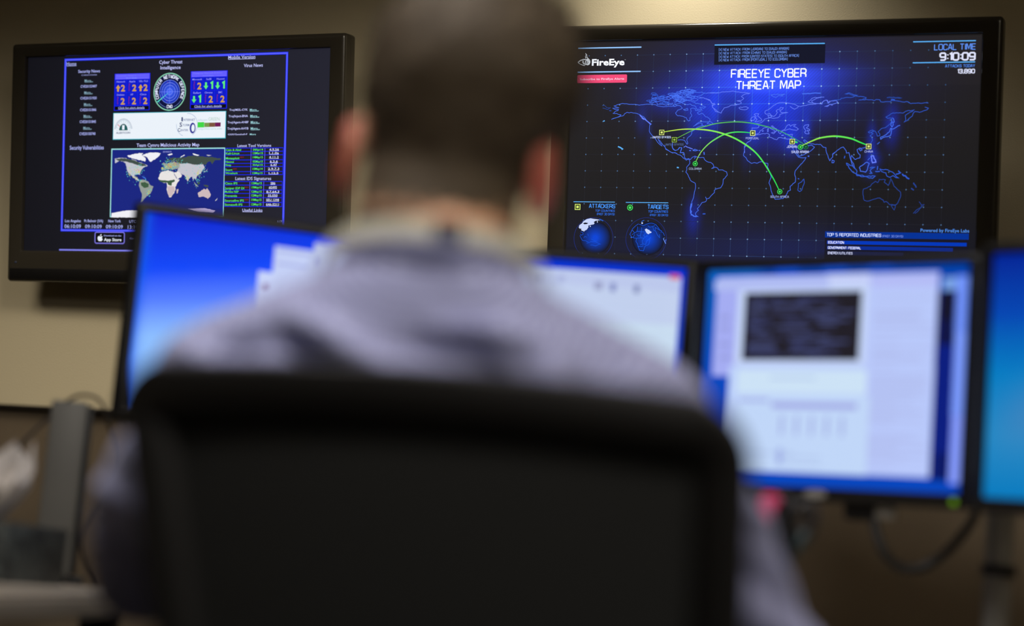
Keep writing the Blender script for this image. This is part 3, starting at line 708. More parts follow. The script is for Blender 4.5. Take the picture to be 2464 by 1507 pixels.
def coast():
    cv = Canvas(); cv.layer(.6)
    def L(p, m, w=1.25, amp=.8, closed=False): cv.line(fractal(p + ([p[0]] if closed else []), amp, len(cv.v)), w, m)
    # north america
    L([(-362.3,141.1),(-356.0,142.3),(-345.8,141.8),(-338.1,140.3),(-321.6,139.6),(-313.9,137.7),(-305.1,138.6),(-295.1,140.6),(-281.1,138.9),(-272.3,138.6),(-267.2,135.5),(-250.8,133.6),(-237.0,134.7),(-224.5,134.0),(-219.6,137.0),(-212.1,135.7),(-206.9,129.7),(-211.8,127.3),(-218.0,125.5),(-222.7,118.9),(-221.4,115.3),(-217.5,112.3),(-208.7,111.0),(-196.2,107.4),(-194.8,103.1),(-190.9,99.5),(-187.2,100.7),(-187.4,106.7),(-183.2,110.9),(-184.0,115.1),(-186.6,118.7),(-184.9,122.3),(-186.3,128.3),(-183.3,130.1),(-175.8,129.4),(-174.4,124.6),(-168.2,124.0),(-160.8,123.3),(-169.3,119.8),(-167.9,116.2),(-163.6,114.7),(-159.3,117.3),(-156.9,117.9),(-153.0,113.7),(-149.2,109.5),(-141.6,106.5),(-137.8,103.5),(-138.3,98.1),(-143.7,94.5),(-144.9,92.7),(-132.5,91.5),(-130.7,93.2),(-137.6,97.5),(-148.7,96.9),(-156.1,97.6),(-162.3,97.6),(-169.6,93.4),(-178.1,86.9),(-168.3,92.2),(-159.8,94.6),(-156.0,92.2),(-158.3,89.8),(-150.8,87.3),(-147.2,89.7)], C2)
    L([(-148.4,87.3),(-162.0,86.8),(-170.5,82.6),(-175.3,77.8),(-182.0,74.3),(-181.2,69.5),(-184.7,64.7),(-192.0,58.7),(-193.0,53.9),(-190.3,46.7),(-192.1,44.3),(-194.7,47.9),(-198.0,53.3),(-209.3,55.1),(-215.4,53.9)], C2)
    L([(-227.2,49.7),(-228.3,45.5),(-228.6,37.1),(-225.9,32.2),(-220.8,29.2),(-214.6,31.0),(-211.1,36.5),(-204.8,35.9),(-207.1,29.8),(-208.8,23.8),(-198.2,23.2)], C2)
    L([(-362.3,141.1),(-369.9,139.3),(-377.5,136.4),(-372.3,134.5),(-364.6,132.6),(-373.4,131.5),(-380.5,130.9),(-374.6,128.4),(-365.7,128.4),(-366.8,125.3),(-373.2,124.1),(-376.9,119.9),(-379.4,118.5),(-370.4,118.6),(-366.5,116.2),(-358.8,114.9),(-362.5,111.3),(-373.8,107.1),(-382.7,104.1),(-372.6,107.7),(-354.9,112.5),(-352.4,113.7),(-350.0,117.9),(-343.8,121.5),(-338.6,119.7),(-333.6,120.8),(-319.6,118.3),(-311.9,115.9),(-306.7,112.2),(-298.9,107.3),(-293.7,101.2),(-287.1,95.1),(-282.0,92.7),(-285.7,90.3),(-286.7,84.2),(-286.4,75.8),(-283.7,70.9),(-278.5,64.9),(-274.6,61.2),(-269.3,55.2),(-265.4,49.1),(-258.9,43.1),(-253.7,40.1),(-256.4,45.5),(-261.7,51.5),(-265.0,57.6),(-260.5,54.0),(-252.6,44.3),(-246.1,38.3),(-244.1,32.2),(-237.0,28.6),(-228.1,24.4),(-220.6,23.8),(-216.8,21.9)], C2)
    L([(-406.9,137.2),(-401.9,138.4),(-395.2,132.8),(-385.0,132.1),(-393.1,127.9),(-406.1,131.7)], C4); L([(-389.2,125.5),(-383.4,125.1)], C4, 2.4); L([(-403.0,99.9),(-399.2,101.1)], SKY, 2.6)
    L([(-311.8,114.6),(-304.0,107.3),(-297.5,103.7),(-292.3,98.8),(-284.6,93.9)], C1, 2.4, 1.6); L([(-306.5,107.3),(-301.3,103.1)], C1, 2); L([(-296.2,101.8),(-283.2,92.1)], C1, 2, 1.6)
    L([(-363.7,38.9),(-357.3,36.5),(-352.0,32.8),(-354.5,31.6)], SKY, 3.0)
    # arctic islands
    rnd = random.Random(8)
    for a in ([(-288.9,144.2),(-282.8,149.0),(-275.2,148.3),(-273.8,145.3),(-281.3,142.3)], [(-282.9,153.2),(-269.2,156.1),(-254.2,159.0),(-255.3,154.2),(-269.0,151.9)], [(-273.9,147.1),(-258.8,148.2),(-243.6,143.2),(-229.8,141.9),(-234.7,138.3),(-252.2,138.4),(-268.6,139.8)], [(-246.7,158.3),(-234.2,160.6),(-230.3,156.3),(-240.1,150.4),(-245.2,151.7)],
              [(-226.8,161.7),(-213.2,165.2),(-197.0,167.5),(-175.9,167.9),(-157.3,166.5),(-150.5,165.2),(-160.8,160.5),(-175.6,158.3),(-187.9,154.8),(-198.0,158.5),(-212.9,157.4)], [(-225.2,153.9),(-212.8,155.0),(-202.7,151.3),(-205.0,145.3),(-214.9,144.2),(-222.5,147.8)], [(-230.9,137.7),(-224.7,139.4),(-219.6,137.0),(-225.8,134.6)],
              [(-206.3,146.5),(-193.9,148.8),(-181.3,145.1),(-168.8,141.4),(-160.0,136.5),(-150.0,132.9),(-154.8,129.3),(-163.5,131.8),(-157.1,124.5),(-168.3,127.0),(-177.3,135.5),(-187.4,140.3),(-199.8,139.2),(-207.3,141.7)], [(-204.3,127.2),(-194.5,129.6),(-193.0,124.8),(-200.5,124.2)]):
        L(a, C2, 1.3, 1.6, True)
    for _ in range(46):
        u = rnd.random(); x, y = [(-281.6,150.8)][0]; x += u * 108 + rnd.uniform(-8, 8); y += u * 9 + rnd.uniform(-13, 15); q = rnd.uniform(2.5, 7)
        L([(x + q * 1.8 * math.cos(k) * rnd.uniform(.5, 1.2), y + q * .55 * math.sin(k) * rnd.uniform(.4, 1.3)) for k in (0, .8, 1.6, 2.4, 3.2, 4, 4.8, 5.6)], C3 if u < .4 else C2, 1.1, .6, True)
    # greenland, iceland, svalbard
    L([(-150.5,164.6),(-138.8,166.3),(-118.6,166.7)], C2); L([(-148.9,165.2),(-132.9,165.6),(-116.9,166.1),(-99.8,168.3),(-87.6,169.1),(-70.4,167.0),(-63.1,165.5),(-43.0,164.2),(-56.9,161.9),(-64.0,156.0),(-57.8,152.4),(-60.1,150.0),(-64.9,147.1),(-74.6,146.6),(-64.8,144.1),(-63.4,140.6),(-69.4,138.2),(-80.5,139.5),(-74.3,136.5),(-86.5,136.6),(-93.7,132.4),(-104.6,130.1),(-109.3,123.0),(-111.6,117.6),(-117.8,120.1),(-125.2,121.9),(-129.1,127.9),(-133.0,131.5),(-134.3,135.1),(-127.1,138.7),(-135.8,142.3),(-138.4,147.1),(-148.5,152.6)], C1)
    L([(-165.6,155.8),(-155.7,153.9),(-140.7,149.6),(-136.8,144.7),(-134.2,139.9),(-128.1,141.1),(-134.1,136.3),(-132.7,131.5),(-126.3,126.7),(-120.0,120.7),(-117.0,120.4)], C1); L([(-171.8,156.4),(-165.5,153.4),(-160.6,153.9)], C2)
    L([(-69.2,129.9),(-64.3,131.6),(-61.9,130.4),(-52.2,132.1),(-46.3,129.7),(-49.5,126.2),(-59.2,125.4),(-65.4,126.9)], C1, closed=True)
    L([(6.2,159.5),(13.4,160.6),(41.1,161.0),(31.5,158.7),(36.4,156.3),(24.4,157.6),(18.5,153.5),(12.4,155.9)], C2, closed=True)
    # europe
    L([(73.1,132.4),(65.9,136.0),(52.6,139.6),(41.7,141.5),(32.1,141.6),(21.4,139.3),(14.3,135.2),(9.6,130.5),(3.8,125.8),(-5.8,122.3),(-6.2,117.6),(-3.1,114.0),(5.3,116.3),(10.3,110.4),(15.2,109.2),(19.9,112.7),(23.3,118.6),(20.2,121.6),(23.1,125.1),(29.0,126.2),(30.1,130.4),(37.3,129.7),(35.1,125.6),(29.2,122.7),(32.9,117.9),(48.5,118.4),(37.8,116.7),(29.5,113.8),(29.6,109.1),(24.9,105.6),(15.4,104.4),(9.3,105.7),(3.2,106.9),(0.6,111.6),(6.7,111.6),(10.4,109.2),(5.7,105.7),(-6.3,103.4),(-8.6,99.2),(-13.3,95.1),(-19.3,93.4),(-29.0,92.8),(-20.4,90.4),(-19.6,84.5),(-22.5,82.7),(-35.3,82.7),(-35.7,76.2),(-36.8,73.8)], C1)
    L([(52.8,132.6),(57.7,129.0),(63.8,126.0),(70.9,128.9),(73.1,132.4),(77.9,131.8),(82.7,133.5),(94.5,135.8),(113.4,137.4),(106.2,139.8),(95.4,142.8),(101.2,147.5),(108.2,152.1),(133.0,153.6),(115.3,150.9),(103.7,145.1),(106.2,140.4),(113.4,138.0),(127.6,137.9),(132.1,144.9),(139.2,146.6),(141.8,140.1),(146.3,144.7)], C1)
    L([(-28.1,67.9),(-22.1,68.5),(-17.3,71.4),(-16.3,76.2),(-10.3,78.5),(-9.2,82.1),(-3.2,83.2),(4.0,84.4),(8.9,80.8),(16.3,77.2),(21.2,73.7),(16.6,69.0),(10.5,70.7),(20.0,73.7),(23.6,76.0),(16.1,82.0),(9.9,86.7),(13.5,87.3),(18.5,82.0),(25.9,77.2),(28.5,71.3),(32.2,68.3),(34.5,72.5),(36.8,76.6),(43.9,76.6),(54.6,79.5),(70.3,76.5),(74.4,79.4),(70.1,83.0),(62.8,85.9),(68.6,90.6),(59.1,88.9),(55.6,86.0),(53.1,90.1),(48.3,88.3),(43.2,79.5),(34.4,74.8),(40.5,71.3),(44.3,67.7),(53.9,65.9),(61.0,67.7),(60.0,61.8),(57.8,55.9),(49.5,55.9),(38.6,58.3),(28.9,60.1),(24.3,54.8),(18.2,55.9),(12.1,59.5),(4.8,61.3),(7.1,65.4),(4.5,69.0),(-7.6,69.0),(-17.1,66.7),(-28.0,65.5),(-35.1,60.8),(-38.5,52.5),(-45.6,48.9),(-52.6,39.4),(-52.4,33.5),(-51.5,24.0)], C1)
    L([(-40.1,100.0),(-38.5,105.9),(-30.7,109.4),(-29.4,104.7),(-32.8,99.9)], C1, closed=True); L([(-32.1,114.2),(-28.5,115.9),(-21.2,115.3),(-23.5,110.6),(-17.3,105.8),(-12.9,101.6),(-14.6,98.7),(-24.2,96.9),(-29.1,96.4),(-24.4,102.3),(-28.2,105.9),(-27.1,110.6)], C1, closed=True)
    L([(1.1,80.2),(3.5,80.8),(3.2,73.7),(1.3,73.7)], C1, closed=True); L([(-11.4,74.4),(-7.8,75.5)], C1, 2.2); L([(34.8,64.8),(40.7,65.4)], C1, 2.2)
    L([(86.7,85.2),(90.1,88.8),(98.4,89.9),(97.9,86.4),(92.8,81.7),(101.2,78.7),(100.7,75.8),(95.3,77.0),(100.3,69.9),(100.3,68.2),(92.0,68.8),(88.9,72.3),(93.0,74.6),(88.0,80.5)], C1, closed=True)
    L([(80.5,161.5),(97.2,161.8),(106.6,162.7),(124.4,162.5)], C2, 2.2)
    # asia
    L([(110.5,139.2),(120.0,138.5),(128.3,136.7),(128.2,141.4),(136.3,146.6),(141.0,145.4),(142.4,138.9),(149.3,144.1),(162.3,144.6),(164.8,140.5),(160.1,138.8),(146.1,135.4),(134.4,131.4),(141.5,131.9),(146.1,136.5),(153.2,134.1)], C1); L([(150.5,144.7),(159.9,146.4),(171.6,148.0),(172.7,150.4),(190.2,152.0),(199.6,153.0),(206.5,155.9),(211.1,157.0),(199.4,158.9),(189.9,163.0),(180.6,160.2),(189.9,160.7),(199.4,157.1),(211.2,154.1),(222.9,153.6),(230.0,151.6),(228.9,148.7),(212.7,145.3),(230.1,146.9),(239.5,146.3),(248.8,144.5),(253.4,146.7),(261.5,146.1),(264.0,141.4),(269.8,140.8),(274.4,141.9),(284.8,141.3),(290.5,144.1),(302.1,142.8),(312.5,141.0),(326.3,140.9),(332.2,136.8),(343.6,137.5),(355.1,137.2),(364.2,138.3),(372.2,137.7)], C3)
    L([(277.6,150.6),(289.1,151.1),(310.5,149.4),(297.2,150.2)], C4, 2.4); L([(287.0,145.9),(296.2,145.8)], C3, 2.4)
    L([(364.5,128.5),(372.5,126.1),(370.4,122.7),(362.5,120.5),(353.4,117.1),(342.0,118.3),(338.7,114.3),(336.6,108.5),(331.0,103.9),(325.4,98.2),(318.7,94.2),(322.0,98.8),(321.0,109.8),(326.1,113.8),(336.2,118.9),(341.2,122.9),(332.7,120.1),(328.1,121.3),(321.3,119.0),(315.7,115.0),(308.7,116.2),(292.6,115.7),(284.7,111.1),(276.8,106.0),(281.5,103.0),(284.9,104.2),(289.6,103.6),(290.9,98.4),(287.7,91.4),(276.4,81.6),(269.5,81.1),(260.5,73.0),(264.2,67.2),(264.3,63.7),(258.5,62.5),(256.0,69.5),(252.3,74.7),(247.7,73.0),(239.7,70.1),(237.9,71.9),(247.6,76.5),(249.4,74.8),(244.3,70.1),(249.0,68.4),(242.2,63.7),(245.9,59.1),(247.8,53.3),(244.0,46.3)], C3)
    L([(291.8,104.7),(296.2,94.9),(293.4,93.7),(294.7,87.9),(292.5,84.5)], C2, 1.6, 1.4); L([(289.6,101.8),(291.0,96.0),(288.9,87.9),(292.5,83.3)], C2, 1.6, 1.4)
    L([(265.6,59.6),(272.4,62.5),(279.3,66.0),(286.0,71.7),(288.0,79.8),(295.0,78.7),(301.8,82.7),(309.7,87.3)], C2, 1.6, 1.2); L([(265.6,59.6),(266.9,55.0),(272.5,59.0),(281.7,61.3),(288.6,63.6),(290.6,72.9),(289.2,81.0)], C2, 1.6, 1.2); L([(259.1,44.0),(264.8,49.2)], C3, 2)
    # south america
    L([(-247.8,41.6),(-245.0,34.4),(-237.4,29.6),(-227.1,23.6),(-221.6,24.8),(-214.5,20.0),(-207.0,18.2),(-200.5,11.6),(-192.9,6.2),(-186.8,9.2),(-183.5,3.2),(-183.9,-1.6),(-191.1,-10.0),(-190.2,-16.0),(-192.5,-22.0),(-186.7,-29.2),(-181.3,-41.2),(-168.6,-48.3),(-167.8,-54.3),(-169.8,-68.7),(-171.8,-81.9),(-175.7,-92.7),(-175.4,-101.1),(-178.8,-112.0),(-178.5,-119.2),(-172.1,-125.1),(-158.4,-127.3)], C2)
    L([(-228.4,41.6),(-227.6,35.6),(-221.1,29.6),(-213.7,31.4),(-210.1,36.2),(-204.5,36.2),(-208.4,24.2),(-199.7,24.2),(-197.1,20.0),(-197.5,13.4),(-193.0,9.2),(-186.8,10.4),(-183.0,8.0),(-178.2,13.4),(-171.5,16.4),(-172.5,9.8),(-169.6,15.2),(-158.4,12.2),(-149.7,12.9),(-149.0,8.7),(-142.0,3.3),(-133.3,1.5),(-127.6,-2.6),(-124.3,-8.6),(-130.3,-13.4),(-121.8,-9.8),(-115.6,-12.2),(-113.0,-16.3),(-103.2,-16.3),(-93.2,-21.0),(-91.7,-28.8),(-100.6,-38.3),(-101.4,-49.1),(-106.6,-58.7),(-113.9,-60.5),(-121.8,-64.7),(-121.6,-70.1),(-129.3,-77.9),(-134.0,-84.0),(-140.2,-84.6),(-142.8,-80.5),(-139.4,-87.6),(-141.2,-91.2),(-150.3,-93.7),(-153.3,-97.9),(-155.6,-101.5),(-161.6,-108.2),(-158.9,-112.3),(-166.1,-119.0),(-164.7,-123.8),(-158.4,-127.3)], C2)
    L([(-176.8,-96.3),(-178.4,-106.0),(-176.2,-115.5),(-177.2,-120.3)], C2, 2.6, 1.8); L([(-177.2,-122.7),(-169.6,-126.2),(-162.1,-126.7)], C2, 2.6, 1.4); L([(-148.1,-120.6),(-141.4,-120.5)], C3, 2.4); L([(-215.3,-10.7),(-210.3,-11.3)], SKY, 3)
    L([(-200.2,36.8),(-195.3,40.2),(-185.2,35.6),(-177.7,33.2),(-184.0,35.0),(-194.0,38.6)], C1, 1.6); L([(-186.2,29.4),(-181.9,29.2)], C2, 2.2); L([(-177.6,29.6),(-172.7,32.0),(-165.2,29.6),(-171.3,29.0)], C2, 1.8, closed=True); L([(-162.7,29.4),(-159.0,29.3)], C2, 2.2); L([(-150.2,26.0),(-148.7,19.4)], C2, 2.4, 1.2)
    # africa
    L([(-36.2,60.5),(-38.6,52.8),(-46.3,47.6),(-52.6,35.9),(-51.7,29.5),(-53.4,23.0),(-53.9,17.8),(-47.8,12.6),(-44.2,6.2),(-34.1,-0.9),(-27.5,1.0),(-20.9,-0.3),(-10.5,3.6),(-2.4,-0.2),(4.8,-0.8),(4.5,-9.2),(10.2,-22.1),(13.9,-33.7),(9.0,-46.6),(14.0,-56.9),(16.4,-68.5),(22.6,-78.7),(24.8,-84.5),(34.6,-83.8),(43.7,-82.4),(51.3,-74.0),(54.9,-65.6),(60.7,-63.0),(59.7,-54.0),(66.0,-47.5),(71.8,-44.3),(72.0,-33.4),(69.2,-25.7),(70.2,-18.0),(77.7,-9.0),(86.5,0.0),(95.1,12.9),(86.1,12.2),(76.9,14.1),(70.1,23.1),(64.6,30.8),(61.6,42.4)], C2)
    L([(91.6,-36.5),(93.2,-44.8),(87.3,-62.8),(82.3,-66.0),(78.2,-62.8),(79.0,-47.4),(86.7,-43.5)], C3, closed=True); L([(98.9,16.1),(102.2,16.5)], C2, 2.6); L([(77.3,-35.3),(80.6,-37.2)], C3, 2)
    L([(68.2,41.1),(72.5,29.5),(78.2,16.1),(88.4,19.3),(99.9,25.7),(110.0,32.1),(113.8,37.2),(107.1,42.3),(99.4,40.4),(94.1,43.6),(88.0,52.6),(89.8,54.5),(95.2,50.0),(101.8,46.2),(114.8,43.6),(127.7,43.9),(134.4,37.2),(140.9,35.9),(142.6,24.4),(150.9,6.0),(157.1,14.3),(156.8,21.9),(162.8,25.7)], C2); L([(156.0,7.9),(161.2,5.3),(160.1,1.5),(156.2,1.5)], C2, closed=True)
    # south asia, islands
    L([(156.9,20.7),(167.4,30.1),(175.2,36.1),(181.3,37.5),(187.6,28.8),(189.1,23.5),(194.4,24.8),(198.2,11.4),(200.5,4.8),(204.8,-5.9),(209.8,-12.5),(206.0,-0.5),(201.8,4.8),(199.5,14.1),(201.4,18.1),(209.7,8.8),(220.3,12.8),(220.7,19.5),(214.5,26.1),(213.0,31.5),(219.5,35.5),(225.0,31.5),(221.1,28.8),(218.3,32.8),(232.8,37.5)], C2)
    L([(189.9,0.7),(198.1,-3.9),(207.7,-9.9),(214.6,-17.8),(213.5,-24.5),(202.6,-17.9),(195.6,-9.9)], C3, 1.8, 1.2, True); L([(213.5,-25.2),(226.9,-27.1),(232.4,-29.7),(256.3,-29.0),(251.2,-34.3),(229.7,-30.4),(214.9,-27.8)], C3, 1.8, 1.2, True)
    L([(219.7,-9.8),(236.6,2.9),(242.0,-0.4),(239.6,-7.1),(238.5,-15.1),(234.7,-20.4),(222.6,-17.8)], C2, 1.6, 1.0, True); L([(243.7,-11.1),(255.6,-9.0),(247.7,-11.7),(245.2,-16.4),(249.5,-23.0),(242.8,-23.0)], C3, 2, 1.6); L([(245.5,16.9),(252.1,18.2),(255.1,7.6),(257.2,2.3),(250.0,0.9),(247.0,10.2)], C1, 2.6, 2.6, True)
    L([(238.5,7.5),(243.6,12.9)], C2); L([(184.1,11.4),(185.6,17.4)], C3, 2); L([(261.1,-15.0),(261.5,-6.4)], C3, 2.4); L([(256.6,-18.3),(267.2,-18.3)], C3, 2.4, 1.4)
    L([(266.4,-12.3),(274.4,-14.9),(279.6,-13.6),(290.4,-17.5),(299.8,-22.8),(303.9,-28.1),(310.7,-33.3),(304.0,-32.0),(297.3,-28.1),(290.8,-32.1),(284.1,-29.5),(281.2,-21.5),(271.9,-18.9)], C3, 1.6, 1.2, True); L([(303.8,-24.7),(314.2,-21.4),(308.8,-16.8)], C3, 2.4)
    L([(318.3,-24.0),(325.0,-28.6),(334.4,-34.5)], C3, 3.0, 1.6); L([(344.5,-43.7),(350.7,-54.2)], C4, 2.6, 1.4); L([(339.7,-56.3),(345.7,-60.8)], C4, 2.6)
    L([(230.7,-59.0),(246.5,-52.9),(250.2,-46.9),(258.0,-40.9),(263.4,-44.2),(266.5,-36.2),(280.4,-37.5),(278.0,-43.4),(287.5,-50.0),(290.0,-45.3),(292.9,-34.7),(297.8,-44.0),(300.7,-51.9),(315.7,-65.7),(316.7,-75.6),(312.4,-86.2),(307.4,-94.2),(291.6,-94.3),(283.4,-86.5),(279.5,-89.2),(276.7,-83.9),(268.6,-79.3),(255.4,-82.1),(248.9,-84.8),(239.6,-86.9),(233.5,-85.0),(229.7,-68.4)], C4, 1.5, .8, True)
    L([(295.6,-95.6),(305.5,-95.5),(302.5,-106.1)], C4, closed=True); L([(358.4,-87.1),(363.8,-93.6),(370.3,-93.5),(362.8,-101.5),(363.9,-94.9)], C4); L([(346.2,-113.6),(353.7,-105.6),(362.7,-100.2),(357.7,-106.8),(350.1,-113.5)], C4)
    cv.build('world_map', rscreen)
coast()

def arcs():
    def arc(p, w, ca, cb):
        cv = Canvas(); cv.layer(.9)
        q = []
        for i in range(len(p) - 1):                # smooth the polyline
            a = p[max(i - 1, 0)]; b = p[i]; c = p[i + 1]; d = p[min(i + 2, len(p) - 1)]
            for k in range(8):
                t = k / 8
                q.append(tuple(.5 * (2 * b[j] + (c[j] - a[j]) * t + (2 * a[j] - 5 * b[j] + 4 * c[j] - d[j]) * t * t + (3 * b[j] - a[j] - 3 * c[j] + d[j]) * t ** 3) for j in (0, 1)))
        q.append(p[-1]); n = len(q)
        for i in range(6):
            s = q[n * i // 6: n * (i + 1) // 6 + 1]
            ws = [w * (.45 + .55 * math.sin(math.pi * (n * i // 6 + k) / n)) for k in range(len(s))]
            cv.line(s, ws, glow(mixc(ca, cb, i / 5)))
        cv.build('attack_arc', rscreen)
    Y = (196, 240, 80); G = (50, 236, 92)
    arc([(-250.2,73.7),(-209.3,79.4),(-173.3,80.0),(-137.3,76.8),(-101.4,68.0),(-65.4,52.5),(-29.3,28.3),(-4.9,0.9),(19.7,-36.8),(33.3,-61.8)], 3.6, Y, G)
    arc([(-219.6,57.4),(-185.4,74.7),(-170.4,81.0),(-146.2,87.3),(-122.1,93.2),(-85.0,96.6),(-60.9,96.3),(-35.8,93.4),(-11.8,88.0),(12.2,81.9),(36.9,72.5),(61.3,60.0),(79.3,50.0),(89.3,43.5)], 2.4, (110, 200, 70), (50, 160, 120))
    arc([(-169.4,2.8),(-157.0,25.9),(-138.6,45.6),(-120.0,58.3),(-101.4,67.5),(-77.9,72.5),(-54.3,72.5),(-39.0,70.8)], 3.0, (150, 220, 100), G)
    arc([(80.9,39.0),(104.8,50.4),(127.6,58.8),(161.9,62.6),(196.4,57.6),(219.5,48.5),(235.6,42.1)], 3.8, (170, 230, 80), G)
    arc([(66.4,50.0),(70.0,49.3),(73.7,47.6)], 3.4, G, G)
    cv = Canvas()
    def sq(c, y, m=YEL):
        x, y2 = c; cv.layer(.9).rect(x - 6, y2 - 6, x + 6, y2 + 6, glow((16, 20, 20)))
        cv.layer(1.0).frame(x - 5.4, y2 - 5.4, x + 5.4, y2 + 5.4, 1.5, m); cv.rect(x - 2.4, y2 - 2.4, x + 2.4, y2 + 2.4, m); cv.split('city_marker', rscreen)
    def ci(c, m):
        cv.layer(.9).disc(*c, 6, glow((16, 20, 20))); cv.layer(1.0).ring(*c, 5.2, 1.4, m); cv.disc(*c, 2.5, m, 16); cv.split('city_marker', rscreen)
    for p in [(-255.5,72.5),(-33.5,70.3)]: sq(p, 0, glow((226, 240, 130)))
    sq([(-223.6,55.0)][0], 0, glow((150, 186, 70)))
    for p in [(61.2,50.2),(239.7,38.9)]: sq(p, 0, glow((226, 236, 130)))
    ci([(93.6,38.3)][0], glow((36, 130, 80)))
    for p in [(-170.4,-1.9),(35.6,-66.6)]: ci(p, GR)
    ci([(80.9,37.6)][0], GR)
    cv = Canvas(); cv.layer(1.0)
    def cap(t, p, m): cv.glyphs(t, p[0][0], p[0][1], p[1][0], p[2][1] - p[0][1], m, 1.15); cv.split('place_name', rscreen)
    cap('UNITED STATES', [(-278.1,59.0),(-232.7,59.0),(-278.2,63.3)], ICEB); cap('UNITED STATES', [(-246.1,41.5),(-201.2,41.5),(-246.3,45.7)], glow((84, 104, 150)))
    cap('PORTUGAL', [(-49.5,56.1),(-18.1,56.1),(-49.6,60.5)], glow((150, 160, 230))); cap('COLOMBIA', [(-185.0,-15.9),(-154.4,-15.7),(-185.2,-11.7)], glow((150, 160, 190)))
    cap('SOUTH AFRICA', [(14.2,-80.7),(57.4,-80.3),(14.0,-76.3)], glow((150, 164, 220))); cap('JORDAN', [(49.1,36.0),(72.8,36.0),(48.9,40.8)], glow((190, 200, 250)))
    cap('SAUDI ARABIA', [(60.5,23.8),(101.1,23.9),(60.3,28.9)], glow((190, 200, 250))); cap('CHINA', [(231.1,25.1),(249.7,25.1),(231.0,29.4)], glow((160, 170, 230)))
arcs()

def headings():
    cv = Canvas(); cv.layer(.8)
    def G(t, p, m, b=.9): cv.glyphs(t, p[0][0], (p[0][1] + p[1][1]) / 2, p[1][0], p[2][1] - p[0][1], m, b)
    G('FIREEYE CYBER', [(-89.6,201.2),(87.9,200.9),(-90.3,219.8)], HOT, .85); G('THREAT MAP', [(-76.6,173.6),(76.0,174.0),(-77.2,191.7)], HOT, .85)
    cv.build('map_title', rscreen)
    cv = Canvas(); cv.layer(.6)
    p = [(-132.7,280.4),(131.6,232.1)]; cv.rect(p[0][0], p[1][1], p[1][0], p[0][1], glow((22, 24, 42)))
    p = [(-132.7,278.9),(130.1,277.9)]; cv.layer(.8).line(p, 2.6, SKY)
    for t, p in (('[X] NEW ATTACK: FROM [JORDAN] TO [SAUDI ARABIA]', [(-122.1,265.4),(45.5,264.5),(-122.3,272.3)]), ('[X] NEW ATTACK: FROM [CHINA] TO [SAUDI ARABIA]', [(-121.8,257.1),(40.8,255.8),(-122.0,264.0)]),
                 ('[X] NEW ATTACK: FROM [UNITED STATES] TO [SOUTH AFRICA]', [(-121.5,248.7),(69.6,247.6),(-121.7,255.6)]), ('[X] NEW ATTACK: FROM [PORTUGAL] TO [COLOMBIA]', [(-121.2,240.9),(43.3,239.8),(-121.5,247.8)])):
        G(t, [p[0], p[1], (0, p[0][1] + 5.4)], glow((112, 150, 240)), .8)
    cv.build('attack_log', rscreen)
    cv = Canvas(); cv.layer(.8)
    for p in ([(-473.4,277.2),(-313.5,277.9)], [(-472.8,219.1),(-313.3,219.0)]): cv.line([p[0], (p[1][0], p[0][1])], 3.0, glow((150, 200, 255)))
    # eye with a flame
    for p, w in (([(-472.7,242.8),(-466.5,247.6),(-459.1,249.9),(-451.5,249.3),(-445.4,246.8)], 2.6), ([(-472.7,242.5),(-466.2,238.5),(-460.8,236.3),(-454.7,235.1)], 1.6), ([(-459.7,247.0),(-460.0,242.7),(-457.2,239.4),(-451.1,237.9),(-445.9,239.2),(-444.0,243.2),(-446.9,248.3),(-450.1,251.2)], 2.8),
                 ([(-451.2,240.5),(-454.3,242.7),(-453.6,245.5),(-449.9,246.5),(-447.6,244.4),(-448.2,242.1),(-450.4,242.7)], 1.8), ([(-448.7,235.9),(-443.6,238.2),(-441.8,243.2),(-443.2,248.2),(-447.9,252.6),(-450.5,256.2)], 1.8), ([(-453.4,252.7),(-454.5,257.0),(-451.9,260.5),(-454.2,264.8)], 1.2), ([(-452.7,252.6),(-450.6,257.3),(-450.4,260.5),(-454.2,264.8)], 1.0)):
        cv.line(p, w, WH)
    cv.text('FireEye', [(-437.1,235.3),(-354.5,234.7),(-437.7,251.0)], HOT, .03); cv.text('TM', [(-354.9,247.0),(-351.9,246.9),(-355.0,248.4)], WH)
    cv.build('eye_logo', rscreen)
    cv = Canvas(); (x0, y1), (x1, y0) = mm2([(-473.1,212.2),(-346.9,192.6)]); r = 2
    PK = glow((246, 78, 124)); cv.layer(.8).poly([(x0 + r, y0), (x1 - r, y0), (x1, y0 + r), (x1, y1 - r), (x1 - r, y1), (x0 + r, y1), (x0, y1 - r), (x0, y0 + r)], PK)
    cv.layer(.9).text('Subscribe to FireEye Alerts', [(-466.6,199.9),(-353.9,199.5),(-466.8,204.9)], glow((250, 220, 240)), .014)
    cv.build('subscribe_button', rscreen)
    cv = Canvas(); cv.layer(.8)
    for k, p in enumerate(([(333.4,277.6),(473.8,277.4)], [(333.9,229.7),(473.6,229.8)])): cv.line([p[0], (p[1][0], p[0][1])], 2.4, SKY)
    G('LOCAL TIME', [(381.9,258.1),(473.5,258.2),(381.5,270.6)], glow((98, 150, 250)), .9); G('9:10:09', [(395.3,234.3),(472.8,235.1),(394.7,250.2)], glow((226, 230, 255)), 1.3)
    G('ATTACKS TODAY', [(407.5,218.3),(473.3,218.2),(407.3,224.1)], glow((84, 140, 240)), 1.0); G('13,890', [(435.4,204.5),(473.1,204.9),(435.2,213.0)], glow((226, 230, 255)), 1.4)
    cv.build('time_lettering', rscreen)
    cv = Canvas()
    cv.layer(.7); (x0, y1), (x1, y0) = mm2([(145.3,-159.3),(472.7,-167.2)])
    pts = [(145.5,-164.5),(472.4,-159.4)]
    cv.rect(pts[0][0], pts[0][1] - 7, pts[1][0], pts[0][1] + 7, glow((4, 50, 150)))
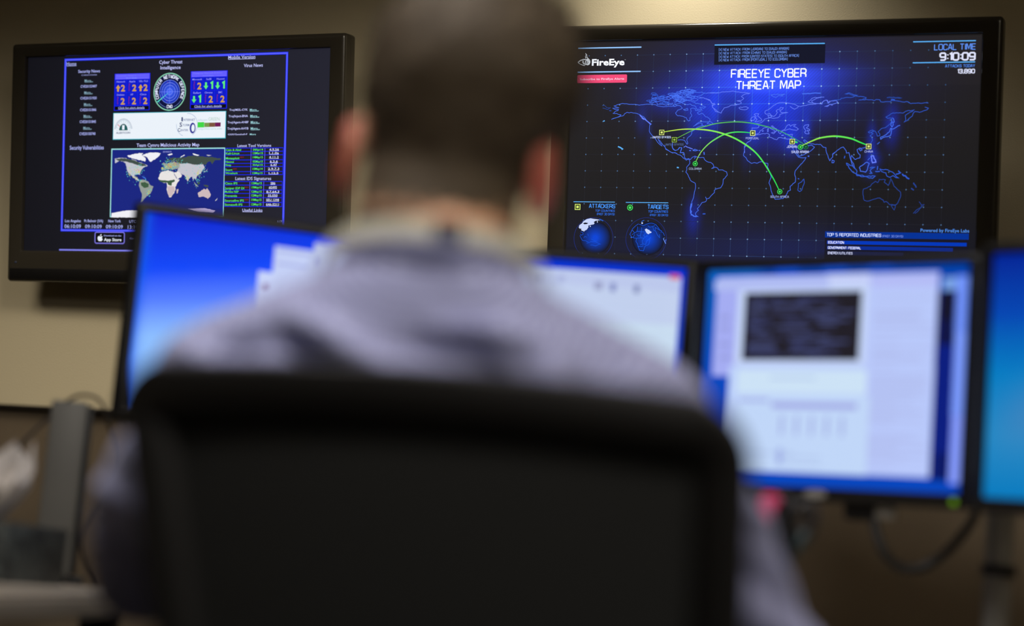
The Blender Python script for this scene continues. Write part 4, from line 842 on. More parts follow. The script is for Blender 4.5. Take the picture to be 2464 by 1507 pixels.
    cv.layer(.6).rect(pts[0][0], pts[0][1] - 62, pts[1][0], pts[0][1] - 8, glow((24, 24, 40)))
    cv.layer(.8)
    for p, c in (([(150.7,-182.6),(468.2,-183.3)], (2, 56, 186)), ([(151.1,-194.7),(437.9,-195.6)], (10, 44, 146)), ([(151.5,-207.0),(327.1,-207.7)], (30, 36, 76))):
        cv.rect(p[0][0], p[0][1] - 4, p[1][0], p[0][1] + 4, glow(c))
    cv.layer(.95)
    G('TOP 5 REPORTED INDUSTRIES', [(149.8,-168.3),(274.7,-168.1),(149.6,-161.7)], glow((196, 210, 255)), 1.15); G('(PAST 30 DAYS)', [(278.3,-168.5),(324.9,-168.7),(278.1,-164.0)], glow((110, 140, 230)), 1.0)
    for t, p in (('EDUCATION', [(153.6,-185.1),(189.7,-185.1),(153.4,-180.1)]), ('GOVERNMENT: FEDERAL', [(153.5,-197.4),(229.5,-197.3),(153.3,-192.4)]), ('ENERGY/UTILITIES', [(153.9,-209.6),(210.4,-209.5),(153.8,-204.6)])):
        G(t, p, glow((214, 220, 255)), 1.35)
    cv.text('Powered by FireEye Labs', [(364.1,-155.1),(472.9,-155.2),(363.9,-147.5)], glow((84, 150, 250)), .008)
    cv.build('industry_chart', rscreen)
headings()

def globe(name, title, bar, icon, tt, s1, s2, c, rad, kind):
    cv = Canvas(); cv.layer(.6)
    (cx, cy), = c
    cv.ring(cx, cy, rad, 1.0, glow((28, 46, 130)), n=72)
    for k in range(14):
        t = k / 13; cv.layer(.5 + .02 * k).disc(cx + rad * .1, cy + rad * .02, rad * (.80 - .68 * t), glow(mixc((16, 18, 36), (2, 68, 214), t ** .7)), 48)
    cv.layer(.85)
    rnd = random.Random(5)
    if kind == 0:
        for p in ([(-456.3,-157.0),(-454.8,-151.6),(-447.2,-146.2),(-446.2,-143.0),(-436.4,-136.6),(-426.4,-134.5),(-418.5,-135.8),(-409.6,-136.7),(-404.0,-137.7),(-407.3,-139.4),(-413.9,-140.5),(-418.8,-143.7),(-416.0,-145.8),(-418.1,-149.0),(-424.7,-150.2),(-432.4,-152.4),(-431.2,-155.6),(-435.4,-162.0),(-441.5,-165.2),(-442.5,-167.9),(-443.7,-165.3),(-448.2,-164.8),(-450.0,-162.2),(-448.9,-160.0),(-454.0,-159.6)],):
            cv.poly(p, ICEB)
        cv.layer(.95).poly([(-445.5,-146.7),(-440.5,-144.9),(-432.1,-146.0),(-435.9,-148.7),(-442.6,-149.1)], glow((10, 14, 34)))
        cv.layer(.9).line([(-404.1,-136.4),(-394.5,-140.5)], 1.6, glow((40, 110, 230))); cv.poly([(-410.5,-142.6),(-408.9,-139.9),(-407.7,-143.6),(-409.3,-145.2)], ICEB); cv.disc(*[(-426.8,-153.9)][0], 1.5, ICEB)
        for p in ([(-451.5,-167.5),(-445.3,-168.5),(-444.0,-172.7),(-448.4,-175.9),(-451.8,-172.8)], [(-452.3,-176.0),(-449.2,-182.3),(-445.7,-187.6),(-429.9,-191.5)], [(-442.5,-182.2),(-439.3,-177.9),(-434.8,-180.0)], [(-434.3,-194.8),(-423.2,-190.4),(-409.8,-192.3),(-398.5,-196.3),(-411.7,-200.7),(-425.2,-198.9)], [(-423.5,-184.0),(-416.7,-187.1),(-407.7,-189.1)], [(-432.9,-171.5),(-430.4,-176.7)]):
            cv.line(fractal(p, 1.2, 4), 1.0, glow((14, 84, 226)))
    else:
        cv.poly([(-289.4,-159.8),(-285.9,-157.2),(-280.9,-159.7),(-277.6,-161.2),(-275.3,-163.8),(-272.0,-165.3),(-273.5,-167.5),(-277.3,-168.6),(-279.6,-170.7),(-283.3,-169.2),(-286.2,-165.5)], ICEB)
        cv.line([(-298.5,-142.1),(-295.9,-139.0),(-291.3,-137.6)], 1.4, MID); cv.disc(*[(-296.5,-144.4)][0], 2, ICEB); cv.line([(-242.6,-180.0),(-239.7,-186.3),(-236.2,-192.5)], 1.6, glow((110, 150, 255))); cv.line([(-236.0,-182.0),(-236.9,-187.3)], 1.4, glow((80, 120, 240)))
        for p in ([(-304.3,-147.5),(-292.2,-150.4),(-282.5,-146.1),(-272.7,-143.9),(-261.7,-147.9),(-252.6,-160.3),(-247.1,-162.3),(-249.1,-166.6)], [(-326.5,-171.9),(-321.4,-161.4),(-311.9,-150.7),(-305.4,-146.4)], [(-324.1,-178.2),(-315.2,-180.2),(-308.6,-181.1),(-310.5,-188.5),(-305.9,-194.7),(-303.4,-203.0),(-301.0,-209.3),(-291.1,-210.2),(-288.2,-200.7),(-277.5,-194.2),(-276.8,-181.6),(-273.7,-178.4)],
                  [(-307.4,-152.8),(-308.6,-164.3),(-314.5,-168.6),(-321.0,-172.9)], [(-308.6,-164.3),(-298.2,-165.2),(-288.3,-165.6)], [(-298.2,-165.2),(-300.1,-173.6),(-297.7,-179.9),(-308.6,-181.1)], [(-297.5,-154.7),(-298.2,-165.2)], [(-297.7,-179.9),(-291.1,-180.8),(-287.9,-177.6),(-291.3,-173.5),(-286.1,-167.1)], [(-291.1,-180.8),(-295.2,-187.2),(-292.8,-194.5),(-299.3,-196.7)],
                  [(-292.8,-194.5),(-286.2,-195.4),(-284.3,-188.0),(-276.8,-181.6)], [(-305.7,-201.0),(-296.9,-200.8),(-291.5,-198.6)], [(-282.3,-150.3),(-277.8,-154.4),(-270.3,-152.2),(-263.8,-150.0)], [(-270.3,-152.2),(-267.8,-160.6),(-263.4,-162.6),(-263.7,-154.2),(-258.1,-157.3),(-252.6,-160.3)], [(-263.4,-162.6),(-256.5,-172.9),(-251.9,-179.1),(-252.2,-170.8)], [(-245.9,-164.4),(-240.1,-173.7)], [(-321.4,-161.4),(-314.5,-168.6)], [(-326.5,-171.9),(-321.8,-179.2),(-316.4,-178.1),(-314.4,-171.7)],
                  [(-308.9,-171.7),(-304.4,-175.8),(-300.1,-173.6)], [(-287.9,-177.6),(-280.4,-174.4),(-284.8,-173.4)]):
            cv.line(fractal(p, 1.0, 6), 1.0, glow((20, 92, 236)))
    cv.layer(.9); cv.line([bar[0], (bar[1][0], bar[0][1])], 1.7, SKY)
    G = lambda t, p, m, b: cv.glyphs(t, p[0][0], p[0][1], p[1][0], p[2][1] - p[0][1], m, b)
    G(title, tt, glow((70, 150, 250)), 1.1); G('TOP COUNTRIES', s1, MID, 1.0); G('(PAST 30 DAYS)', s2, MID, 1.0)
    x, y = icon[0]
    if kind == 0: cv.frame(x - 6.2, y - 6.2, x + 6.2, y + 6.2, 1.8, YEL); cv.rect(x - 3, y - 3, x + 3, y + 3, YEL)
    else: cv.ring(x, y, 6.2, 1.7, GR); cv.disc(x, y, 3.2, GR)
    cv.build(name, rscreen)
globe('attackers_globe', 'ATTACKERS', [(-471.8,-94.9),(-366.7,-95.3)], [(-460.9,-107.4)], [(-431.2,-109.2),(-366.2,-109.1),(-431.5,-100.3)], [(-415.2,-118.1),(-366.5,-118.0),(-415.3,-113.5)], [(-410.9,-126.4),(-366.7,-126.2),(-411.0,-121.6)], [(-418.0,-182.3)], 49.5, 0)
globe('targets_globe', 'TARGETS', [(-339.1,-95.2),(-233.4,-95.7)], [(-328.1,-107.6)], [(-283.8,-109.7),(-233.2,-109.5),(-284.1,-100.7)], [(-282.0,-118.7),(-233.6,-118.3),(-282.2,-113.8)], [(-277.7,-127.0),(-233.3,-126.7),(-277.9,-122.4)], [(-285.4,-181.8)], 50.5, 1)

# ------------------------------------------------------------------ desks, partition
LAM = mat('desk_laminate', (150, 140, 124), 0.5, bump=0.05, vary=0.06, vscale=30)
LEGM = mat('desk_leg_metal', (60, 58, 55), 0.45, 0.3)
FAB = mat('partition_fabric', (126, 110, 88), 0.95, bump=0.5, bscale=900, vary=0.10, vscale=160)
TRIM = mat('partition_trim', (40, 34, 28), 0.5)

def partition():
    a = Vector((-1.45, 3.825, 0)); d = Vector((1, -.412, 0)).normalized(); yaw = math.atan2(d.y, d.x)
    t = thing('cubicle_partition', 'low brown fabric cubicle partition with dark top rail, behind the desks and monitors', 'partition', mtx=Matrix.Translation(a) @ Matrix.Rotation(yaw, 4, 'Z'))
    w = 1.02
    for k in range(3):
        mb = MB().use(FAB); mb.box(k * w + .012, (k + 1) * w - .012, 0, .05, .09, 1.026, .004); mb.build('fabric_panel', t)
    for k in range(4):
        mb = MB().use(TRIM); mb.box(k * w - .012, k * w + .012, -.003, .053, 0, 1.026, .003); mb.build('post', t)
    mb = MB().use(TRIM); mb.box(-.012, 3 * w + .012, -.006, .056, 1.025, 1.036, .003); mb.build('top_rail', t)
    mb = MB().use(TRIM); mb.box(.012, 3 * w - .012, 0, .05, .0, .088, .004); mb.build('base_rail', t)
partition()

def desks():
    t = thing('side_desk', 'pale grey side desk at left, carrying the tissue box', 'desk', (-.8, 2.2, 0))
    mb = MB().use(LAM); mb.prism([(.318, -.75), (.332, .28), (.318, .72), (-.5, 1.22), (-.5, -.75)], .704, .733, .006); mb.build('desk_top', t)
    for x, y in ((-.45, -.7), (.26, -.7), (-.45, 1.0), (.26, .64)):
        mb = MB().use(LEGM); mb.box(x - .025, x + .025, y - .025, y + .025, 0, .704, .004); mb.build('leg', t)
    t = thing('desk', 'pale grey desk in front of the seated person, under the row of monitors', 'desk', (.45, 2.5, 0))
    mb = MB().use(LAM); mb.prism([(-.72, -.48), (.95, -.48), (.95, .25), (-.72, .92)], .704, .733, .006); mb.build('desk_top', t)
    for x, y in ((-.66, -.42), (.89, -.42), (-.66, .78), (.89, .18)):
        mb = MB().use(LEGM); mb.box(x - .03, x + .03, y - .03, y + .03, 0, .704, .004); mb.build('leg', t)
desks()

# ------------------------------------------------------------------ monitors
MBLK = mat('monitor_plastic', (20, 19, 19), 0.38, spec=0.45, bump=0.05, bscale=500)
GREY = mat('light_grey_plastic', (150, 146, 138), 0.45)

def monitor(label, c, yaw, tilt, roll, w, h, pic, nx, ny, badge=False):
    t = thing('computer_monitor', label, 'monitor', mtx=pose(c, yaw, tilt, roll), group='computer monitors on the desk')
    x, z = w / 2, h / 2
    bezel((-x - .0185, x + .0185, -z - .019, z + .0155), (-x, x, -z, z), .03, MBLK, ro=.006, front=-.008).build('bezel', t)
    mb = MB().use(MBLK); mb.box(-x - .004, x + .004, .004, .03, -z - .008, z + .004, .006)
    mb.loft([rrect(-x + .03, x - .03, -z + .03, z - .03, .02, .028), rrect(-x + .07, x - .07, -z + .06, z - .06, .02, .052), rrect(-.06, .06, -.06, .06, .008, .056)])
    mb.build('back_cover', t)
    sc = picture('screen', -x * 1000, -z * 1000, x * 1000, z * 1000, nx, ny, pic, t, rough=0.4)
    mb = MB().use(GREY); mb.ball((-.005 if badge else 0, -.0085, -z - .0095), (.017, .0012, .0058)); mb.build('badge', t)
    mb = MB().use(mat('power_lens', (120, 160, 20), 0.3)); mb.bm.free(); mb.bm = bmesh.new(); mb.mats = []
    mb.use(glow((110, 160, 20), .8)); mb.ball((x - .004, -.0085, -z - .0105), (.0045, .0012, .0045)); mb.build('power_light', t)
    mb = MB().use(MBLK)
    mb.box(-.05, .05, .05, .062, -.05, .05, .004); mb.tube([(0, .06, 0), (0, .11, 0)], .018)
    mb.build('mounting_plate', t)
    if badge:
        mb = MB().use(MBLK); mb.prism([(.03, .008), (.075, .008), (.068, .02), (.04, .02)], -z - .040, -z - .012, .002); mb.build('cable_clip', t)
        mb = MB().use(GREY); mb.box(.062, .100, .010, .020, -z - .036, -z - .019, .003); mb.build('release_lever', t)
    return t, sc

def pic1(x, y):                                   # blue desktop with a pale arc of light
    t = (148 - y) / 296; k = t + .22 * (x + 197) / 395
    a = lin((0, 26, 205)); b = lin((0, 70, 250)); c = lin((84, 126, 255)); d = lin((140, 190, 255))
    v = mixc(a, b, k / .30) if k < .30 else (mixc(b, c, (k - .30) / .16) if k < .46 else mixc(c, d, (k - .46) / .18))
    if x < -185: v = mixc(lin((0, 90, 235)), v, (x + 197) / 12)
    return v
m1, s1 = monitor('computer monitor at left, its screen a blue desktop with white windows, partly behind the shoulder', (-.3649, 2.98, 1.1426), .2489, -.0497, .0066, .395, .296, pic1, 40, 30)
cv = Canvas(); WW = glow((196, 208, 246)); WD = glow((160, 168, 226))
(ax, ay), (bx, by), (cx, cy) = [(-1.1,122.9),(58.4,135.6),(-22.2,81.3)]
cv.layer(.4).rect(bx, -70, 176, by, WW); cv.layer(.5).rect(ax, -80, bx + 3, ay, WW); cv.layer(.6).rect(cx, cy - 58, ax + 6, cy, glow((200, 212, 250)))
cv.layer(.7).rect(bx + 2, by - 34, bx + 8, by - 22, WD); cv.rect(cx + 8, cy - 26, cx + 16, cy - 18, glow((130, 90, 150)))
cv.rect(ax + 4, ay - 8, bx - 4, ay - 5, WD); cv.rect(ax + 6, ay - 28, bx - 8, ay - 25, WD); cv.rect(bx + 12, by - 10, 160, by - 6, WD)
cv.build('open_window', s1)

def pic2(x, y): return lin((0, 50, 205)) if y > 90 else lin((8, 60, 200))
m2, s2 = monitor('computer monitor left of the terminal monitor, showing one white window under a blue strip', (.0567, 2.95, 1.1295), -.106, -.0553, .004, .395, .296, pic2, 8, 8)
cv = Canvas()
(ax, ay), (bx, by), (tx, ty), (ux, uy) = [(-184.9,120.7),(190.6,133.8),(192.5,110.4),(196.3,60.0)]
cv.layer(.4).rect(ax, -136, bx, by, glow((196, 214, 242))); cv.layer(.5).rect(ax, ty, bx, by - 2, glow((188, 200, 236))); cv.rect(ax, uy, bx, ty, glow((194, 208, 238))); cv.rect(ax, -128, bx - 4, uy, glow((200, 220, 240)))
cv.layer(.7)
for p, r, c in zip([(68.0,111.9),(89.9,111.0),(125.4,111.1),(-20.3,118.1),(11.2,117.9)], (6, 4, 4, 3, 5), ((150, 156, 196), (120, 130, 190), (120, 130, 180), (160, 170, 210), (170, 180, 220))): cv.rect(p[0] - r, p[1] - 6, p[0] + r, p[1] + 6, glow(c))
(q,) = [(182.0,133.2)]; cv.rect(q[0] - 9, q[1] - 3, q[0] + 6, q[1] + 4, glow((220, 90, 110)))
for k in range(6): cv.rect(bx - 120 + k * 3, ty - 12 - 14 * k, bx - 20, ty - 11 - 14 * k, glow((180, 196, 226)))
cv.build('open_window', s2)

def pic3(x, y):
    t = (148 - y) / 296
    return mixc(lin((0, 66, 170)), lin((0, 70, 190)), t) if x > -120 else mixc(lin((10, 96, 190)), lin((0, 56, 190)), t * 1.3)
m3, s3 = monitor('computer monitor showing white windows and a black terminal, right of the person', (.4273, 2.6413, 1.0958), -.6566, .026, .0059, .392, .296, pic3, 12, 12, badge=True)
def m3_windows():
    cv = Canvas()
    def bx(p, c, z): (a, b), (c2, d) = p; cv.layer(z).rect(a, d, c2, b, glow(c))
    bx([(-180.7,138.3),(153.6,5.0)], (172, 184, 246), .4); bx([(-180.5,135.9),(-138.8,0.2)], (164, 172, 242), .45)
    bx([(-153.1,14.5),(153.2,-128.8)], (188, 208, 250), .5); bx([(-146.2,124.7),(55.9,15.4)], (196, 212, 246), .55)
    bx([(-10.2,138.9),(55.2,120.6)], (196, 206, 248), .55); bx([(-184.4,133.7),(-5.8,119.6)], (176, 188, 242), .57)
    bx([(52.7,120.7),(152.7,-128.8)], (184, 200, 250), .6); bx([(-139.4,8.8),(57.5,-23.1)], (204, 226, 246), .65)
    bx([(-135.7,-25.6),(63.8,-129.5)], (192, 214, 248), .62)
    bx([(-134.2,115.2),(43.9,22.0)], (30, 27, 36), .8); bx([(-82.8,-35.1),(45.4,-43.1)], (158, 164, 226), .75); bx([(-134.0,-30.2),(-88.0,-35.2)], (166, 178, 232), .75)
    bx([(58.0,134.5),(151.6,118.7)], (180, 188, 246), .66)
    bx([(152.5,113.2),(180.3,-131.9)], (2, 26, 126), .5); bx([(156.0,112.1),(177.6,75.0)], (14, 14, 40), .6); bx([(156.3,75.2),(178.1,42.7)], (8, 14, 66), .6); bx([(159.0,-96.6),(180.3,-131.9)], (2, 20, 100), .6)
    bx([(178.1,132.2),(193.9,58.8)], (112, 146, 250), .5); bx([(179.0,58.8),(195.9,-47.9)], (124, 156, 255), .5); bx([(180.5,-48.2),(197.5,-135.0)], (134, 156, 255), .5)
    bx([(159.1,130.5),(194.5,113.5)], (120, 160, 226), .45)
    bx([(-185.4,-149.7),(196.4,-147.1)], (0, 62, 186), .45)
    rnd = random.Random(4)
    (x0, y1), (x1, y0) = [(-127.9,109.2),(40.1,25.3)]
    cv.layer(.9)
    for k in range(17):
        y = y1 - (y1 - y0) * (k + .5) / 17; L0 = x0 + rnd.uniform(0, 30) * (k % 3 == 1)
        for _ in range(3):
            w = rnd.uniform(18, 60)
            if L0 + w > x1: break
            cv.rect(L0, y - 1.3, L0 + w, y + 1.3, glow(rnd.choice([(58, 64, 110), (74, 82, 130), (50, 52, 84)]))); L0 += w + rnd.uniform(4, 30)
    (x0, y1), (x1, y0) = [(63.4,103.8),(150.6,-123.5)]
    for k in range(44):
        y = y1 - (y1 - y0) * k / 44
        if rnd.random() < .82: cv.rect(x0, y, x0 + (x1 - x0) * rnd.uniform(.4, 1), y + 2.0, glow((172, 182, 230)))
    for k in range(5):
        a, b = [(-75.2,-53.1),(38.5,-50.9)]; x = a[0] + (b[0] - a[0]) * (k + .3) / 5; cv.rect(x, a[1] - 26, x + 5, a[1], glow((160, 172, 226)))
    (p,) = [(-65.4,-103.5)]; cv.rect(p[0] - 4, p[1] - 14, p[0] + 3, p[1] + 6, glow((150, 164, 226)))
    for k, q in enumerate([(-58.1,-2.0),(-83.3,-104.0),(-44.8,-108.4),(-42.9,-118.4)]): cv.rect(q[0] - 30, q[1] - 1.5, q[0] + 40, q[1] + 1.5, glow((176, 196, 234)))
    for q in [(-165.2,81.3),(-164.1,66.7),(-162.5,43.5),(-161.2,26.1)]: cv.rect(q[0] - 8, q[1] - 3, q[0] + 8, q[1] + 3, glow((150, 156, 220)))
    for q in [(-71.0,146.1),(1.8,147.1),(69.3,148.1)]: cv.rect(q[0] - 18, q[1] - 4, q[0] + 18, q[1] + 4, glow((10, 84, 216)))
    cv.build('open_window', s3)
m3_windows()

def pic4(x, y):
    t = (148 - y) / 296; u = (x + 197) / 90
    c = [lin(q) for q in ((0, 34, 150), (0, 70, 178), (0, 124, 194), (34, 136, 196), (0, 122, 190))]
    k = min(3.999, t * 4); i = int(k); v = mixc(c[i], c[i + 1], k - i)
    g = math.exp(-((t - .62 - .1 * (1 - u)) / .12) ** 2) * min(1, u)
    return mixc(v, lin((70, 130, 186)), g)
m4, s4 = monitor('computer monitor cut off at the right edge, its screen plain blue to turquoise', (.7242, 2.266, 1.0807), -.786, .053, .0248, .395, .296, pic4, 24, 24)
POLE = mat('stand_grey_metal', (132, 128, 120), 0.4, 0.25)
def stand(label, px, py, top, mons):
    t = thing('monitor_stand', label, 'stand', (px, py, .733))
    base = Vector((px, py, .733))
    mb = MB().use(MBLK); mb.prism([(.11 * math.cos(k * math.pi / 16), .09 * math.sin(k * math.pi / 16)) for k in range(32)], 0, .014, .003); mb.build('base', t)
    mb = MB().use(POLE); mb.tube([(0, 0, .012), (0, 0, top)], .0185, 24); mb.build('pole', t)
    mb = MB().use(MBLK); mb.tube([(0, 0, .118), (0, 0, .131)], .0235, 24); mb.build('collar', t)
    for m in mons:
        e = m.matrix_world @ Vector((0, .112, 0)); z = min(max(e.z - base.z, .3), top - .03)
        mb = MB().use(MBLK); mb.tube([(0, 0, z - .03), (0, 0, z + .03)], .026, 20); mid = (e - base) * .5 + Vector((0, .06, 0)); mid.z = z
        mb.tube([(0, 0, z), mid, e - base], .013, 12); mb.ball(mid, .019); mb.build('arm', t)
stand('grey pole stand with a black collar, under the two rightmost monitors', .662, 2.62, .46, (m3, m4))
stand('grey pole stand hidden behind the person, carrying the two left monitors', -.15, 3.10, .46, (m1, m2))

def cable(name, label, pts, r, m):
    q = []; p = [Vector(a) for a in pts]
    for i in range(len(p) - 1):
        a, b, c, d = p[max(i - 1, 0)], p[i], p[i + 1], p[min(i + 2, len(p) - 1)]
        for k in range(6):
            t = k / 6; q.append(.5 * (2 * b + (c - a) * t + (2 * a - 5 * b + 4 * c - d) * t * t + (3 * b - a - 3 * c + d) * t ** 3))
    q.append(p[-1])
    o = MB().use(m).tube(q, r, 10).build(name)
    return tag(o, label, 'cable')
BLKR = mat('cable_rubber', (22, 21, 20), 0.5)
cable('monitor_cable', 'black cable hanging in a loop below the two rightmost monitors', [(.490, 2.64, 1.0), (.493, 2.62, .93), (.496, 2.61, .90), (.505, 2.60, .872), (.521, 2.60, .855), (.541, 2.60, .849), (.566, 2.60, .857), (.594, 2.59, .884), (.618, 2.58, .925), (.630, 2.55, .99)], .0062, BLKR)
cable('thin_cable', 'thin dark cable looping over the slim grey computer at left', [(-.80, 2.88, .735), (-.77, 2.9, .80), (-.745, 2.95, .87), (-.722, 2.98, .92), (-.679, 3.0, .980), (-.648, 3.0, 1.010), (-.626, 3.0, 1.016), (-.606, 3.0, 1.008), (-.592, 3.0, .98), (-.575, 3.0, .93), (-.585, 3.0, .88), (-.612, 3.0, .80), (-.60, 3.08, .735)], .0026, mat('cable_brown', (44, 36, 30), 0.5))

def slim_computer():
    t = thing('computer_case', 'slim grey upright computer case standing behind the tissue box', 'computer', mtx=Matrix.Translation((-.651, 3.02, .733)) @ Matrix.Rotation(.215, 4, 'Z'))
    mb = MB().use(mat('case_grey', (104, 102, 96), 0.45, 0.2)); mb.box(-.031, .023, -.02, .16, .012, .272, .004); mb.build('case', t)
    mb = MB().use(mat('case_shade_and_foot', (20, 20, 20), 0.5)); mb.box(.0232, .032, -.016, .156, .014, .268, .002); mb.build('shaded_side', t)  # right side of the grey case, its shade put in as black
    mb = MB().use(mat('case_shade_and_foot', (20, 20, 20), 0.5)); mb.box(-.045, .045, -.01, .15, 0, .012, .003); mb.build('foot', t)
slim_computer()

def tissue_box():
    t = thing('tissue_box', 'dark grey green marbled tissue box with a white tissue, on the side desk at left', 'tissue box', mtx=Matrix.Translation((-.646, 2.615, .733)) @ Matrix.Rotation(-.055, 4, 'Z'))
    m = mat('marbled_card', (48, 54, 52), 0.5); nt = m.node_tree
    n = nt.nodes.new('ShaderNodeTexNoise'); n.inputs['Scale'].default_value = 28; n.inputs['Detail'].default_value = 5; n.inputs['Distortion'].default_value = 2.2
    r = nt.nodes.new('ShaderNodeValToRGB'); r.color_ramp.elements[0].position = .42; r.color_ramp.elements[0].color = (*lin((26, 29, 29)), 1); r.color_ramp.elements[1].position = .68; r.color_ramp.elements[1].color = (*lin((84, 90, 86)), 1)
    tc = nt.nodes.new('ShaderNodeTexCoord'); nt.links.new(tc.outputs['Object'], n.inputs['Vector']); nt.links.new(n.outputs['Fac'], r.inputs[0]); nt.links.new(r.outputs[0], nt.nodes['Principled BSDF'].inputs['Base Color'])
    mb = MB().use(m); mb.box(-.06, .06, -.14, .14, 0, .076, .003)
    mb.build('box', t)
    mb = MB().use(mat('box_slot', (14, 14, 14), 0.8)); mb.prism([(.016 * math.cos(k * math.pi / 12), .075 * math.sin(k * math.pi / 12)) for k in range(24)], .0755, .0766); mb.build('slot', t)
    mb = MB().use(mat('tissue_paper', (186, 178, 170), 0.9, bump=0.2, bscale=120)); rings = []
    for i in range(15):                           # a pulled-up sheet with folds and two peaks
        s = i / 14; row = []
        for k in range(28):
            a = k * 2 * math.pi / 28
            w = .010 + .040 * math.sin(min(1, s * 1.25) * math.pi * .62) * (1 - .75 * max(0, s - .72) / .28)
            fold = 1 + .34 * math.sin(3 * a + 1.2 + s * 1.5) * s + .12 * math.sin(7 * a) * s
            x = w * fold * math.cos(a) * .42 + .006 + .030 * s; y = w * fold * math.sin(a) * 1.45 - .055 + .030 * s * s
            z = .070 + .088 * s + .016 * s * s * math.sin(a * 2 + .6) + .012 * s * math.sin(5 * a)
            row.append((x, y, z))
        rings.append(row)
    mb.loft(rings, cap=True); mb.build('tissue', t)
tissue_box()

def pen_cup():
    c = Vector((.278, 2.10, .733))
    t = thing('pen_cup', 'black pen cup on the desk, half hidden behind the right sleeve', 'cup', c)
    prof = [(.030, 0), (.034, .002), (.036, .05), (.037, .098), (.0365, .1), (.0350, .099), (.034, .05), (.032, .006), (0.001, .005)]
    mb = MB().use(mat('cup_black', (20, 19, 18), 0.4)); mb.loft([[(r * math.cos(k * math.pi / 14), r * math.sin(k * math.pi / 14), z) for k in range(28)] for r, z in prof]); mb.build('cup', t)
    PINK = mat('pink_plastic', (236, 74, 128), 0.4)
    t = thing('highlighter_pen', 'pink highlighter pen standing in the pen cup', 'pen', mtx=Matrix.Translation(c + Vector((.000, -.004, .007))) @ Matrix.Rotation(.06, 4, 'Y'))
    mb = MB().use(PINK); mb.loft([[(r * math.cos(k * math.pi / 10), r * .8 * math.sin(k * math.pi / 10), z) for k in range(20)] for r, z in ((.004, 0), (.007, .02), (.0078, .10), (.0085, .128), (.0105, .14), (.0112, .150), (.0098, .157), (.004, .160))]); mb.build('barrel', t)
    mb = MB().use(mat('pink_cap', (206, 50, 104), 0.4)); mb.box(-.002, .002, -.0125, -.009, .095, .135, .001); mb.build('clip', t)
    t = thing('scissors', 'dark handled scissors standing in the pen cup', 'scissors', mtx=Matrix.Translation(c + Vector((.010, .008, .008))) @ Matrix.Rotation(.17, 4, 'Y'))
    mb = MB().use(mat('steel', (170, 170, 170), 0.3, 1.0)); mb.prism([(-.006, .0), (.006, .0), (.008, .09), (-.008, .09)], -.001, .001)
    bmesh.ops.rotate(mb.bm, cent=(0, 0, 0), matrix=Matrix.Rotation(math.pi / 2, 3, 'X'), verts=mb.bm.verts); mb.build('blade', t)
    for s in (-1, 1):
        mb = MB().use(mat('dark_plastic', (26, 22, 20), 0.45))
        ring = [(s * .0125 + .0100 * math.cos(k * math.pi / 9), 0, .136 + .020 * math.sin(k * math.pi / 9)) for k in range(19)]
        mb.tube(ring, .0064, 10); mb.tube([(0, 0, .085), (s * .006, 0, .118)], .005, 10); mb.build('handle', t)
    for k, (lab, dx, dy, ang, ln) in enumerate((('black marker pen leaning against the scissors in the pen cup', .016, -.010, .10, .150), ('shorter black marker pen beside the pink highlighter in the pen cup', .020, .004, .20, .128))):
        t = thing('marker_pen', lab, 'pen', mtx=Matrix.Translation(c + Vector((dx - .010, dy, .008))) @ Matrix.Rotation(ang, 4, 'Y'))
        mb = MB().use(mat('marker_body', (24, 21, 20), 0.4)); mb.tube([(0, 0, 0), (0, 0, ln * .7)], .0072, 16); mb.build('barrel', t)
        mb = MB().use(mat('marker_cap', (14, 13, 13), 0.35)); mb.tube([(0, 0, ln * .7), (0, 0, ln - .003), (0, 0, ln)], [.0084, .0080, .005], 16); mb.build('cap', t)
    t = thing('ballpoint_pen', 'dark teal pen leaning outward in the pen cup', 'pen', mtx=Matrix.Translation(c + Vector((-.018, .0, .008))) @ Matrix.Rotation(.50, 4, 'Y'))
    mb = MB().use(mat('pen_body', (30, 30, 30), 0.35)); mb.tube([(0, 0, 0), (0, 0, .010), (0, 0, .118)], [.0012, .004, .0045], 12); mb.build('barrel', t)
    mb = MB().use(mat('teal_plastic', (20, 48, 52), 0.4)); mb.tube([(0, 0, .116), (0, 0, .136), (0, 0, .140)], [.0052, .0052, .003], 12); mb.build('cap', t)
pen_cup()

